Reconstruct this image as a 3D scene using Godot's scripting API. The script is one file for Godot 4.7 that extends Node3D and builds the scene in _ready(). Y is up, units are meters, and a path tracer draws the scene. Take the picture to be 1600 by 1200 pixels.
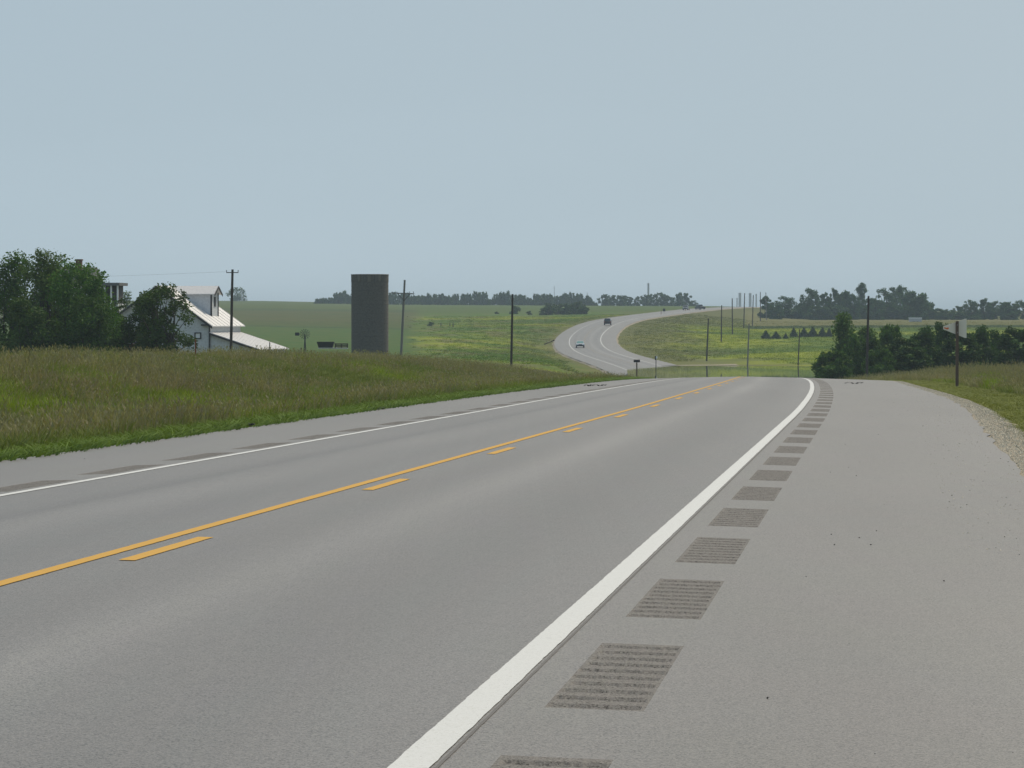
extends Node3D
# Two-lane highway running down into a shallow valley, farm on the left, wooded farmland on the right.
# "depth" is metres ahead of the camera along -z.

const F := 5700.0            # focal length in pixels of the 1600 px wide photograph
const EYE := 1.6             # camera height
const ROW0 := 500.0          # row of eye level in the photograph

var M := {}
var rng := RandomNumberGenerator.new()
var n1 := FastNoiseLite.new()
var n2 := FastNoiseLite.new()
var n3 := FastNoiseLite.new()
var used := {}

# ------------------------------------------------------------------ helpers
func numbered(called: String) -> String:
	if not used.has(called):
		used[called] = 0
		return called
	used[called] += 1
	return "%s_%03d" % [called, used[called]]

func thing(called: String, label: String, category: String, at := Vector3.ZERO, turn := 0.0, group := "") -> Node3D:
	var o := Node3D.new()
	o.name = numbered(called)
	add_child(o)
	o.position = at
	o.rotation.y = turn
	tag(o, label, category, group)
	return o

func tag(o: Node, label: String, category: String, group := "") -> void:
	o.set_meta("label", label)
	o.set_meta("category", category)
	if group != "":
		o.set_meta("group", group)

func structure(o: Node, label: String, category: String) -> void:
	tag(o, label, category)
	o.set_meta("kind", "structure")

func copy_of(o: Node3D, at: Vector3, turn: float, size: Vector3, label := "", group := "") -> Node3D:
	var c: Node3D = o.duplicate()
	var base := String(o.name)
	if base.length() > 4 and base.substr(base.length() - 4, 1) == "_" and base.right(3).is_valid_int():
		base = base.left(-4)
	c.name = numbered(base)
	add_child(c)
	c.position = at
	c.rotation = Vector3(0, turn, 0)
	c.scale = size
	if label != "":
		c.set_meta("label", label)
	if group != "":
		c.set_meta("group", group)
	return c

func begin() -> SurfaceTool:
	var st := SurfaceTool.new()
	st.begin(Mesh.PRIMITIVE_TRIANGLES)
	st.set_smooth_group(-1)
	return st

func part(st: SurfaceTool, called: String, m: Material, parent: Node) -> MeshInstance3D:
	st.generate_normals()
	var o := MeshInstance3D.new()
	o.name = called if parent != self else numbered(called)
	o.mesh = st.commit()
	o.material_override = m
	parent.add_child(o, true)
	return o

func quad(st: SurfaceTool, a: Vector3, b: Vector3, c: Vector3, d: Vector3) -> void:
	st.add_vertex(a); st.add_vertex(b); st.add_vertex(c)
	st.add_vertex(a); st.add_vertex(c); st.add_vertex(d)

func box(st: SurfaceTool, c: Vector3, s: Vector3, turn := Basis.IDENTITY) -> void:
	var h := s * 0.5
	var p := []
	for k in 8:
		p.append(c + turn * Vector3(h.x if k & 1 else -h.x, h.y if k & 2 else -h.y, h.z if k & 4 else -h.z))
	quad(st, p[0], p[2], p[3], p[1])
	quad(st, p[4], p[5], p[7], p[6])
	quad(st, p[0], p[4], p[6], p[2])
	quad(st, p[1], p[3], p[7], p[5])
	quad(st, p[2], p[6], p[7], p[3])
	quad(st, p[0], p[1], p[5], p[4])

func tube(st: SurfaceTool, a: Vector3, b: Vector3, ra: float, rb: float, sides := 7, smooth := true, caps := true) -> void:
	var ax := (b - a).normalized()
	var u := ax.cross(Vector3(0.31, 0.2, 0.93)).normalized()
	if absf(ax.dot(Vector3(0.31, 0.2, 0.93).normalized())) > 0.95:
		u = ax.cross(Vector3.RIGHT).normalized()
	var v := ax.cross(u)
	st.set_smooth_group(1 if smooth else -1)
	for k in sides:
		var t0 := TAU * k / sides
		var t1 := TAU * (k + 1) / sides
		var d0 := u * cos(t0) + v * sin(t0)
		var d1 := u * cos(t1) + v * sin(t1)
		quad(st, a + d0 * ra, b + d0 * rb, b + d1 * rb, a + d1 * ra)
	st.set_smooth_group(-1)
	if caps:
		for k in sides:
			var t0 := TAU * k / sides
			var t1 := TAU * (k + 1) / sides
			var d0 := u * cos(t0) + v * sin(t0)
			var d1 := u * cos(t1) + v * sin(t1)
			st.add_vertex(b); st.add_vertex(b + d1 * rb); st.add_vertex(b + d0 * rb)
			st.add_vertex(a); st.add_vertex(a + d0 * ra); st.add_vertex(a + d1 * ra)

func extrude(st: SurfaceTool, poly: PackedVector2Array, z0: float, z1: float, inset := 0.0) -> void:
	# a polygon in x, y pushed along z
	var n := poly.size()
	var idx := Geometry2D.triangulate_polygon(poly)
	for z in [z0, z1]:
		for k in range(0, idx.size(), 3):
			for q in ([0, 1, 2] if z == z0 else [0, 2, 1]):
				var p: Vector2 = poly[idx[k + q]]
				st.add_vertex(Vector3(p.x, p.y, z))
	for k in n:
		var a := poly[k]
		var b := poly[(k + 1) % n]
		quad(st, Vector3(a.x, a.y, z0), Vector3(a.x, a.y, z1), Vector3(b.x, b.y, z1), Vector3(b.x, b.y, z0))

func sstep(a: float, b: float, x: float) -> float:
	var t := clampf((x - a) / (b - a), 0.0, 1.0)
	return t * t * (3.0 - 2.0 * t)

func srgb(c: Color) -> Color:
	return c.linear_to_srgb()

func paint(r: float, g: float, b: float, rough := 0.9, metal := 0.0) -> StandardMaterial3D:
	# r, g, b are linear reflectances
	var m := StandardMaterial3D.new()
	m.albedo_color = srgb(Color(r, g, b))
	m.roughness = rough
	m.metallic = metal
	m.metallic_specular = 0.35
	return m

func speckle(size: int, freq: float, lo: float, hi: float, seed_: int, octaves := 3) -> NoiseTexture2D:
	var fn := FastNoiseLite.new()
	fn.seed = seed_
	fn.noise_type = FastNoiseLite.TYPE_SIMPLEX
	fn.frequency = freq
	fn.fractal_octaves = octaves
	var g := Gradient.new()
	g.set_color(0, srgb(Color(lo, lo, lo)))
	g.set_color(1, srgb(Color(hi, hi, hi)))
	var t := NoiseTexture2D.new()
	t.width = size
	t.height = size
	t.seamless = true
	t.noise = fn
	t.color_ramp = g
	return t

func aggregate(size: int, seed_: int) -> ImageTexture:
	# chips of stone in tar: a random tone for every chip, some pale, some dark
	var r := RandomNumberGenerator.new()
	r.seed = seed_
	var im := Image.create(size, size, false, Image.FORMAT_RGB8)
	im.fill(srgb(Color(0.72, 0.72, 0.72)))
	for k in 90000:
		var v := clampf(r.randfn(0.68, 0.42), 0.04, 1.0)
		var w := r.randi_range(2, 6)
		var h := r.randi_range(2, 5)
		im.fill_rect(Rect2i(r.randi_range(0, size - 1), r.randi_range(0, size - 1), w, h), srgb(Color(v, v * r.randf_range(0.97, 1.0), v * r.randf_range(0.92, 1.0))))
	im.generate_mipmaps()
	return ImageTexture.create_from_image(im)

func thin_cloud() -> ImageTexture:
	# very faint drawn-out streaks of high cloud
	var fn := FastNoiseLite.new()
	fn.seed = 61
	fn.frequency = 0.012
	fn.fractal_octaves = 4
	var im := fn.get_seamless_image(384, 1024)
	im.convert(Image.FORMAT_RGBA8)
	for y in im.get_height():
		for x in im.get_width():
			var v := im.get_pixel(x, y).r
			im.set_pixel(x, y, Color(0.9, 0.94, 1.0, 0.055 * sstep(0.45, 0.85, v)))
	im.resize(2048, 1024, Image.INTERPOLATE_CUBIC)
	return ImageTexture.create_from_image(im)

func worn_paint(size: int, seed_: int, chips: int) -> ImageTexture:
	# road paint with the stones of the road worn bare here and there
	var r := RandomNumberGenerator.new()
	r.seed = seed_
	var im := Image.create(size, size, false, Image.FORMAT_RGB8)
	im.fill(srgb(Color(0.95, 0.95, 0.95)))
	for k in chips * 3:
		var v := r.randf_range(0.80, 1.0)
		im.fill_rect(Rect2i(r.randi_range(0, size - 1), r.randi_range(0, size - 1), r.randi_range(2, 14), r.randi_range(2, 8)), srgb(Color(v, v, v * 0.98)))
	for k in chips:
		var v := r.randf_range(0.30, 0.75)
		im.fill_rect(Rect2i(r.randi_range(0, size - 1), r.randi_range(0, size - 1), r.randi_range(1, 5), r.randi_range(1, 3)), srgb(Color(v, v, v * 0.95)))
	for k in 14:
		var x := r.randi_range(0, size - 80)
		im.fill_rect(Rect2i(x, r.randi_range(0, size - 1), r.randi_range(10, 50), 2), srgb(Color(0.4, 0.39, 0.37)))
	return ImageTexture.create_from_image(im)

func world_textured(m: StandardMaterial3D, t: Texture2D, metres: float) -> StandardMaterial3D:
	m.albedo_texture = t
	m.uv1_triplanar = true
	m.uv1_world_triplanar = true
	m.uv1_scale = Vector3.ONE / metres
	return m

# ------------------------------------------------------------------ lie of the land
const ROAD_Z := [600.0, 650.0, 700.0, 790.0, 880.0, 1000.0, 1100.0, 1250.0, 1400.0, 1600.0, 1800.0, 2100.0]
var xs := PackedFloat32Array()
var ys := PackedFloat32Array()

func knots(zk: Array, vk: Array, z: float) -> float:
	var n := zk.size()
	if z <= zk[0]:
		return vk[0]
	if z >= zk[n - 1]:
		return vk[n - 1]
	var k := 0
	while z > zk[k + 1]:
		k += 1
	var t: float = (z - zk[k]) / (zk[k + 1] - zk[k])
	return lerpf(vk[k], vk[k + 1], t)

func lay_road() -> void:
	var zk := [90.0, 149.0, 240.0, 330.0, 430.0, 520.0, 600.0, 700.0, 790.0, 880.0, 1000.0, 1100.0, 1250.0, 1400.0, 1600.0, 1800.0, 2400.0]
	var xk := [3.52, 8.9, 15.5, 19.8, 22.6, 23.0, 21.5, 17.6, 16.0, 17.3, 23.5, 31.5, 51.0, 73.0, 99.0, 122.0, 190.0]
	var yz := [400.0, 470.0, 520.0, 570.0, 600.0, 650.0, 700.0, 790.0, 880.0, 1000.0, 1100.0, 1250.0, 1400.0, 1600.0, 1800.0, 2400.0]
	var yk := [-5.3, -6.45, -6.7, -6.45, -6.0, -5.65, -5.28, -4.5, -2.57, 0.02, 1.8, 3.9, 5.9, 7.4, 7.8, 6.5]
	var rx := PackedFloat32Array()
	var ry := PackedFloat32Array()
	for i in 481:
		var z := i * 5.0
		rx.append(-5.37 + 0.0988 * z if z < 90.0 else knots(zk, xk, z))
		ry.append(-0.00614 * z - 3e-5 * pow(maxf(0.0, z - 90.0), 2.0) if z < 400.0 else knots(yz, yk, z))
	for pass_ in 3:
		for src in [rx, ry]:
			var out: PackedFloat32Array = src.duplicate()
			for i in range(16, 475):
				var w := clampi((i - 15) / 2, 0, 7)
				w = mini(w, 480 - i)
				var s := 0.0
				for k in range(-w, w + 1):
					s += src[i + k]
				out[i] = s / (2 * w + 1)
			if src == rx:
				rx = out
			else:
				ry = out
	xs = rx
	ys = ry

func road_x(z: float) -> float:
	if z < 0.0:
		return -5.37 + 0.0988 * z
	var i := mini(int(z / 5.0), 479)
	var t := z / 5.0 - i
	# cubic so that the edges do not show corners
	var a := xs[maxi(i - 1, 0)] if i > 0 else xs[0] - 0.494
	var b := xs[i]
	var c := xs[i + 1]
	var d := xs[mini(i + 2, 480)]
	return b + 0.5 * t * (c - a + t * (2.0 * a - 5.0 * b + 4.0 * c - d + t * (3.0 * (b - c) + d - a)))

func road_y(z: float) -> float:
	if z < 0.0:
		return -0.00614 * z
	var i := mini(int(z / 5.0), 479)
	var t := z / 5.0 - i
	var a := ys[maxi(i - 1, 0)] if i > 0 else 0.0307
	var b := ys[i]
	var c := ys[i + 1]
	var d := ys[mini(i + 2, 480)]
	return b + 0.5 * t * (c - a + t * (2.0 * a - 5.0 * b + 4.0 * c - d + t * (3.0 * (b - c) + d - a)))

func road_slope(z: float) -> float:
	return (road_x(z + 2.0) - road_x(z - 2.0)) / 4.0

func road_at(z: float, d: float, lift := 0.0) -> Vector3:
	# the point d metres right of the centre line
	var s := road_slope(z)
	var n := Vector2(1.0, -s).normalized()     # (x, depth)
	return Vector3(road_x(z) + n.x * d, road_y(z) + crown(d) + lift, -(z + n.y * d))

func crown(d: float) -> float:
	var a := absf(d)
	return 0.02 * (3.65 - a) if a < 3.65 else -0.03 * (a - 3.65)

func right_edge(z: float) -> float:
	return 7.3 + 0.6 * sstep(45.0, 110.0, z) + 1.0 * sstep(160.0, 230.0, z) - 1.6 * sstep(300.0, 420.0, z)

const LAND_P := [-1500.0, -300.0, 0.0, 400.0, 700.0, 850.0, 950.0, 1050.0, 1120.0, 1180.0, 1260.0, 1450.0, 1700.0, 3000.0]
const LAND_Z := [450.0, 600.0, 700.0, 800.0, 880.0, 1000.0, 1150.0, 1300.0, 1600.0, 2000.0, 2300.0, 3000.0, 7000.0]
const LAND_ROWS := [
	[552, 552, 552, 553, 564, 574, 588, 592, 594, 594, 594, 592, 590, 590],
	[540, 540, 540, 541, 552, 560, 569, 573, 573.5, 573, 573, 572, 571, 571],
	[534, 534, 534, 535, 543, 551, 556, 559, 565, 562, 558, 557, 556, 556],
	[526, 526, 526, 526, 530, 543, 542, 545, 548, 546, 543, 542, 541, 541],
	[519, 519, 519, 519, 521, 528, 526, 526, 530, 531, 530, 529, 528, 528],
	[509, 509, 509, 509, 510, 510, 509, 511, 516, 517, 516, 515, 515, 515],
	[501, 501, 501, 500, 500, 500, 497, 496, 503, 509, 508, 507, 507, 507],
	[492, 492, 492, 491, 491.5, 492, 489, 488, 491, 498, 500, 500, 500, 500],
	[480, 480, 480, 479.5, 481, 482, 481, 480.5, 480, 481, 491, 493, 493, 493],
	[473, 473, 473, 473, 476.5, 477, 477.5, 478, 478.5, 480, 486, 488, 488, 488],
	[470, 470, 470, 470, 476, 478, 479, 479, 479, 480, 485, 486, 486, 486],
	[478, 478, 478, 478, 480, 481, 482, 482, 482, 483, 488, 490, 490, 490],
	[492, 492, 492, 492, 492, 492, 492, 492, 492, 492, 493, 494, 494, 494]]

func land_far(x: float, z: float) -> float:
	var p := 800.0 + x / z * F
	p = clampf(p, LAND_P[0], LAND_P[13] - 0.01)
	var i := 0
	while p >= LAND_P[i + 1]:
		i += 1
	var t: float = (p - LAND_P[i]) / (LAND_P[i + 1] - LAND_P[i])
	var zz := clampf(z, 450.0, 6999.0)
	var k := 0
	while zz >= LAND_Z[k + 1]:
		k += 1
	var u: float = (zz - LAND_Z[k]) / (LAND_Z[k + 1] - LAND_Z[k])
	# heights, not rows, are blended along the way
	var y0: float = EYE - (lerpf(LAND_ROWS[k][i], LAND_ROWS[k][i + 1], t) - ROW0) / F * LAND_Z[k]
	var y1: float = EYE - (lerpf(LAND_ROWS[k + 1][i], LAND_ROWS[k + 1][i + 1], t) - ROW0) / F * LAND_Z[k + 1]
	return lerpf(y0, y1, u)

const BANK_D := [-60.0, -45.0, -35.0, -27.0, -22.0, -18.0, -14.0, -11.0, -9.0, -7.2]
const BANK_H := [-9.0, -9.0, -9.0, 0.84, 0.94, 0.58, -0.12, -0.36, -0.28, -0.14]

func land_near(d: float, z: float) -> float:
	var ry := road_y(minf(z, 420.0))
	if d < 0.0:
		var h := knots(BANK_D, BANK_H, maxf(d, -27.0))
		h -= 0.35 * sstep(250.0, 330.0, z) * sstep(-10.0, -20.0, d)
		var y := ry + h
		if d < -25.0:
			y = lerpf(y, minf(-2.1, y - 0.4), sstep(-25.0, -50.0, d))
		return y
	var h2 := -0.32 + 0.15 * sstep(13.0, 24.0, d)
	return ry + h2

func off_road(x: float, z: float) -> float:
	# metres right of the centre line
	var zc := z + road_slope(clampf(z, -60.0, 2390.0)) * (x - road_x(clampf(z, -60.0, 2390.0)))
	zc = clampf(zc, -90.0, 2390.0)
	var s := road_slope(zc)
	return (x - road_x(zc)) * sqrt(1.0 + s * s) * (1.0 / (1.0 + s * s)) if false else (x - road_x(clampf(z, -60.0, 2390.0))) / sqrt(1.0 + s * s)

func land(x: float, z: float) -> float:
	var d := off_road(x, z)
	var y := 0.0
	if z < 330.0:
		y = land_near(d, z)
	elif z < 450.0:
		y = lerpf(land_near(d, z), land_far(x, 450.0), sstep(330.0, 450.0, z))
	else:
		y = land_far(x, z)
	if z > 330.0 and z < 2300.0:
		var e := right_edge(z) if d > 0.0 else 7.1
		y = lerpf(road_y(z) - 0.35, y, sstep(e + 1.4, e + 11.0, absf(d)))
	y += 0.06 * n1.get_noise_2d(x * 9.0, z * 9.0) * sstep(8.0, 12.0, absf(d))
	var e2 := right_edge(z) if d > 0.0 else 7.1
	if d > 0.0 and d < e2 + 1.2:
		y = minf(y, road_y(clampf(z, -90.0, 2390.0)) - 0.30)
	if absf(d) < e2 - 0.1:
		y = road_y(clampf(z, -90.0, 2390.0)) - 0.45
	return y

func at_pixel(p: float, z: float) -> float:
	return (p - 800.0) / F * z

func spot(p: float, z: float) -> Vector3:
	var x := at_pixel(p, z)
	return Vector3(x, land(x, z), -z)

func height_of(row: float, z: float) -> float:
	return EYE - (row - ROW0) / F * z

# ------------------------------------------------------------------ colours of the ground
func land_colour(x: float, z: float) -> Color:
	var p := 800.0 + x / maxf(z, 5.0) * F
	var d := off_road(x, z)
	var a := n1.get_noise_2d(x * 1.6, z * 0.7)
	var b := n2.get_noise_2d(x * 3.1, z * 1.1)
	var c := n3.get_noise_2d(x * 0.6, z * 0.35)
	var green := Color(0.090, 0.142, 0.034)
	var olive := Color(0.128, 0.136, 0.054)
	var brown := Color(0.162, 0.142, 0.086)
	var bright := Color(0.235, 0.262, 0.038)
	if z < 430.0:
		return green.lerp(brown, clampf(0.5 + a + 0.4 * b, 0.0, 1.0))
	var col: Color
	if d < -9.0 and p < 650.0 + 12.0 * c + 25.0 * b:
		# ploughland and young crop in broad strips
		var zz := z + 12.0 * a + 0.02 * (p - 400.0) * 10.0
		col = Color(0.066, 0.122, 0.038)
		col = col.lerp(Color(0.046, 0.085, 0.036), sstep(980.0, 990.0, zz) * (1.0 - sstep(1005.0, 1015.0, zz)))
		col = col.lerp(Color(0.075, 0.098, 0.040), sstep(1000.0, 1030.0, zz))
		col = col.lerp(Color(0.094, 0.098, 0.046), 0.8 * sstep(1120.0, 1130.0, zz) * (1.0 - sstep(1400.0, 1480.0, zz)) * (0.55 + 0.45 * sin(zz * 0.06 + 2.0 * c)))
		col = col.lerp(Color(0.062, 0.090, 0.042), sstep(1430.0, 1440.0, zz) * (1.0 - sstep(1530.0, 1560.0, zz)))
		col = col.lerp(Color(0.084, 0.118, 0.042), sstep(1530.0, 1540.0, zz))
		col = col.lerp(olive, clampf(0.25 + 0.5 * b, 0.0, 0.5))
		return col
	if d < -9.0:
		col = green.lerp(bright, clampf(0.9 * c + 0.7 * a + 0.25, 0.0, 0.9) * (1.0 - sstep(1240.0, 1260.0, z + 40.0 * a)))
		col = col.lerp(brown, clampf(1.6 * n2.get_noise_2d(x * 1.3 + 300.0, z * 0.5) - 0.1, 0.0, 0.6))
		col = col.lerp(Color(0.092, 0.128, 0.042), sstep(1340.0, 1350.0, z + 30.0 * a))
		col = col.lerp(olive, 0.5 * sstep(-20.0, -10.0, d))
		return col
	# right of the road
	col = Color(0.095, 0.145, 0.034).lerp(bright, clampf(0.9 * c + 0.7 * a + 0.45, 0.0, 1.0))
	col = col.lerp(green, clampf(0.8 * b, 0.0, 0.35))
	var near_road := 1.0 - sstep(14.0, 34.0, d + 12.0 * a)
	col = col.lerp(olive.lerp(brown, 0.5), 0.75 * near_road)
	col = col.lerp(Color(0.120, 0.125, 0.056), sstep(1010.0, 1100.0, z + 40.0 * a) * 0.75)
	if p > 1165.0:
		col = col.lerp(Color(0.160, 0.155, 0.070), sstep(1120.0, 1150.0, z) * (1.0 - sstep(1400.0, 1500.0, z)))
		col = col.lerp(Color(0.060, 0.085, 0.034), sstep(1040.0, 1055.0, z) * (1.0 - sstep(1110.0, 1130.0, z)))
	return col

# ------------------------------------------------------------------ ready
func _ready() -> void:
	rng.seed = 4711
	for q in [[n1, 11, 0.02], [n2, 23, 0.05], [n3, 37, 0.02]]:
		q[0].seed = q[1]
		q[0].frequency = q[2]
		q[0].noise_type = FastNoiseLite.TYPE_SIMPLEX
	# camera
	var cam := Camera3D.new()
	cam.name = "camera"
	cam.fov = rad_to_deg(2.0 * atan(600.0 / F))
	cam.near = 0.1
	cam.far = 20000.0
	add_child(cam)
	cam.position = Vector3(0, EYE, 0)
	cam.rotation = Vector3(-atan((600.0 - ROW0) / F), 0, 0)
	cam.current = true
	# sky and air
	var env := Environment.new()
	env.background_mode = Environment.BG_SKY
	var sm := ProceduralSkyMaterial.new()
	sm.sky_top_color = srgb(Color(0.22, 0.33, 0.47))
	sm.sky_horizon_color = srgb(Color(0.438, 0.550, 0.618))
	sm.sky_curve = 0.25
	sm.ground_bottom_color = srgb(Color(0.12, 0.13, 0.08))
	sm.ground_horizon_color = srgb(Color(0.438, 0.550, 0.618))
	sm.ground_curve = 0.02
	sm.sun_angle_max = 100.0
	sm.sun_curve = 0.42
	sm.sky_cover = thin_cloud()
	sm.sky_cover_modulate = Color(1, 1, 1, 1)
	var sky := Sky.new()
	sky.sky_material = sm
	env.sky = sky
	env.tonemap_mode = Environment.TONE_MAPPER_LINEAR
	env.tonemap_exposure = 1.0
	env.fog_enabled = true
	env.fog_density = 0.00016
	env.fog_light_color = Color(0.83, 0.91, 0.96)
	env.sdfgi_enabled = true
	env.ssao_enabled = true
	env.ssil_enabled = true
	var we := WorldEnvironment.new()
	we.name = "world_environment"
	we.environment = env
	add_child(we)
	# sun: ahead of the camera, to the right, high
	var sun := DirectionalLight3D.new()
	sun.name = "sun"
	sun.light_energy = 0.98
	sun.light_color = Color(1.0, 0.955, 0.88)
	sun.light_angular_distance = 0.6
	sun.shadow_enabled = true
	add_child(sun)
	var az := deg_to_rad(38.0)
	var el := deg_to_rad(52.0)
	var to_sun := Vector3(sin(az) * cos(el), sin(el), -cos(az) * cos(el))
	sun.basis = Basis.looking_at(-to_sun, Vector3.UP)

	lay_road()
	make_materials()
	build_terrain()
	build_road()
	build_valley_floor()
	build_grass()
	build_farm()
	build_trees()
	build_poles()
	build_roadside()
	build_vehicles()
	build_far_towers()

func make_materials() -> void:
	var fine := aggregate(1024, 3)
	M.land = paint(1, 1, 1, 1.0)
	M.land.vertex_color_use_as_albedo = true
	M.land.metallic_specular = 0.1
	world_textured(M.land, speckle(512, 0.05, 0.7, 1.3, 8, 4), 9.0)
	M.asphalt = paint(1, 1, 1, 0.48)
	M.asphalt.vertex_color_use_as_albedo = true
	M.asphalt.metallic_specular = 0.5
	M.asphalt.albedo_color = Color(1.08, 1.08, 1.08)
	world_textured(M.asphalt, fine, 1.75)
	M.pressed = M.asphalt.duplicate()
	M.pressed.roughness = 0.72
	M.pressed.metallic_specular = 0.3
	var wear := worn_paint(1024, 9, 2600)
	M.white_line = world_textured(paint(0.60, 0.61, 0.60, 0.75), wear, 1.3)
	M.yellow_line = world_textured(paint(0.56, 0.32, 0.055, 0.75), wear, 1.1)
	M.hazed_yellow = world_textured(paint(0.33, 0.26, 0.15, 0.85), wear, 1.1)  # yellow dulled for the far stretch: distance haze put into the colour
	M.seam = paint(0.13, 0.125, 0.12, 0.8)
	M.gravel = world_textured(paint(0.42, 0.375, 0.29, 0.95), aggregate(512, 77), 1.1)
	M.stone = paint(1, 1, 1, 0.95)
	M.stone.vertex_color_use_as_albedo = true
	M.leaf = paint(1, 1, 1, 0.75)
	M.leaf.vertex_color_use_as_albedo = true
	M.leaf.metallic_specular = 0.2
	M.leaf.cull_mode = BaseMaterial3D.CULL_DISABLED
	M.leaf.backlight_enabled = true
	M.leaf.backlight = Color(0.62, 0.70, 0.30)
	M.blade = paint(1, 1, 1, 0.8)
	M.blade.vertex_color_use_as_albedo = true
	M.blade.metallic_specular = 0.2
	M.blade.cull_mode = BaseMaterial3D.CULL_DISABLED
	M.blade.backlight_enabled = true
	M.blade.backlight = Color(0.72, 0.75, 0.45)
	M.bark = world_textured(paint(0.075, 0.062, 0.05, 0.95), speckle(256, 0.06, 0.6, 1.4, 12), 0.7)
	M.pole = world_textured(paint(0.075, 0.062, 0.052, 0.95), speckle(256, 0.05, 0.7, 1.3, 14), 0.9)
	M.pole_grey = world_textured(paint(0.20, 0.19, 0.175, 0.95), speckle(256, 0.05, 0.7, 1.3, 14), 0.9)
	M.white_wall = world_textured(paint(0.60, 0.61, 0.62, 0.8), speckle(512, 0.03, 0.8, 1.1, 15, 4), 5.0)
	M.tin_roof = world_textured(paint(0.68, 0.67, 0.66, 0.48, 0.2), speckle(512, 0.04, 0.70, 1.15, 16, 5), 4.0)
	M.dark_trim = paint(0.06, 0.058, 0.06, 0.8)
	M.shingle = world_textured(paint(0.15, 0.15, 0.155, 0.9), speckle(256, 0.06, 0.7, 1.3, 18), 2.0)
	M.brick_red = world_textured(paint(0.16, 0.10, 0.075, 0.95), speckle(256, 0.08, 0.6, 1.3, 19), 1.0)
	M.glass_dark = paint(0.03, 0.035, 0.04, 0.08)
	M.glass_dark.metallic_specular = 0.6
	M.stave = world_textured(paint(0.142, 0.132, 0.120, 0.95), speckle(512, 0.03, 0.6, 1.35, 20, 5), 4.2)
	M.stave_light = world_textured(paint(0.190, 0.170, 0.146, 0.95), speckle(256, 0.05, 0.65, 1.25, 21, 4), 1.5)
	M.hoop = paint(0.125, 0.115, 0.105, 0.8, 0.2)
	M.rust = world_textured(paint(0.24, 0.095, 0.055, 0.9), speckle(256, 0.06, 0.6, 1.3, 22), 0.8)
	M.dark_steel = paint(0.05, 0.055, 0.065, 0.6, 0.3)
	M.galvanised = paint(0.42, 0.43, 0.43, 0.5, 0.5)
	M.wood_post = world_textured(paint(0.14, 0.10, 0.075, 0.95), speckle(256, 0.05, 0.7, 1.3, 24), 0.5)
	M.sign_back = paint(0.78, 0.72, 0.60, 0.55, 0.0)
	M.orange = paint(0.75, 0.17, 0.04, 0.6)
	M.rubber = paint(0.025, 0.025, 0.026, 0.85)
	M.black_paint = paint(0.02, 0.02, 0.022, 0.5)
	M.white_paint = paint(0.72, 0.73, 0.74, 0.35)
	M.lamp_glass = paint(0.75, 0.76, 0.78, 0.15)
	M.red_lens = paint(0.35, 0.03, 0.03, 0.3)
	M.concrete = paint(0.42, 0.42, 0.41, 0.9)

# ------------------------------------------------------------------ ground
func grid_mesh(zs: PackedFloat32Array, cols: int, xof: Callable, yof: Callable, cof: Callable) -> ArrayMesh:
	var v := PackedVector3Array()
	var c := PackedColorArray()
	var ix := PackedInt32Array()
	for z in zs:
		for k in cols:
			var x: float = xof.call(k, z)
			v.append(Vector3(x, yof.call(x, z), -z))
			c.append(cof.call(x, z))
	for j in zs.size() - 1:
		for k in cols - 1:
			var a := j * cols + k
			ix.append_array([a, a + cols, a + 1, a + 1, a + cols, a + cols + 1])
	var nrm := PackedVector3Array()
	nrm.resize(v.size())
	for t in range(0, ix.size(), 3):
		var fn := (v[ix[t + 2]] - v[ix[t]]).cross(v[ix[t + 1]] - v[ix[t]])
		if fn.y < 0.0:
			fn = -fn
		for q in 3:
			nrm[ix[t + q]] += fn
	for k in nrm.size():
		nrm[k] = nrm[k].normalized()
	var arr := []
	arr.resize(Mesh.ARRAY_MAX)
	arr[Mesh.ARRAY_VERTEX] = v
	arr[Mesh.ARRAY_NORMAL] = nrm
	arr[Mesh.ARRAY_COLOR] = c
	arr[Mesh.ARRAY_INDEX] = ix
	var m := ArrayMesh.new()
	m.add_surface_from_arrays(Mesh.PRIMITIVE_TRIANGLES, arr)
	return m

func build_terrain() -> void:
	var zs := PackedFloat32Array([-90, -60, -40, -20])
	var z := -8.0
	while z < 7000.0:
		zs.append(z)
		z += 2.0 if z < 380.0 else maxf(2.5, (z - 380.0) * 0.004 + 2.5) if z < 2400.0 else 120.0
	var cols := 231
	# denser towards the middle of the view
	var xof := func(k: int, zz: float) -> float:
		var t := (k - 115) / 115.0
		var half := 34.0 + 0.40 * maxf(zz, 0.0)
		return (t * 0.42 + 0.58 * t * t * t) * half * 1.0 + 0.05 * maxf(zz, 0.0) * (1.0 - t * t) * 0.6
	var m := grid_mesh(zs, cols, xof, land, land_colour)
	var o := MeshInstance3D.new()
	o.name = "ground"
	o.mesh = m
	o.material_override = M.land
	add_child(o)
	structure(o, "rolling green and brown farmland on both sides of the highway", "ground")

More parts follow.
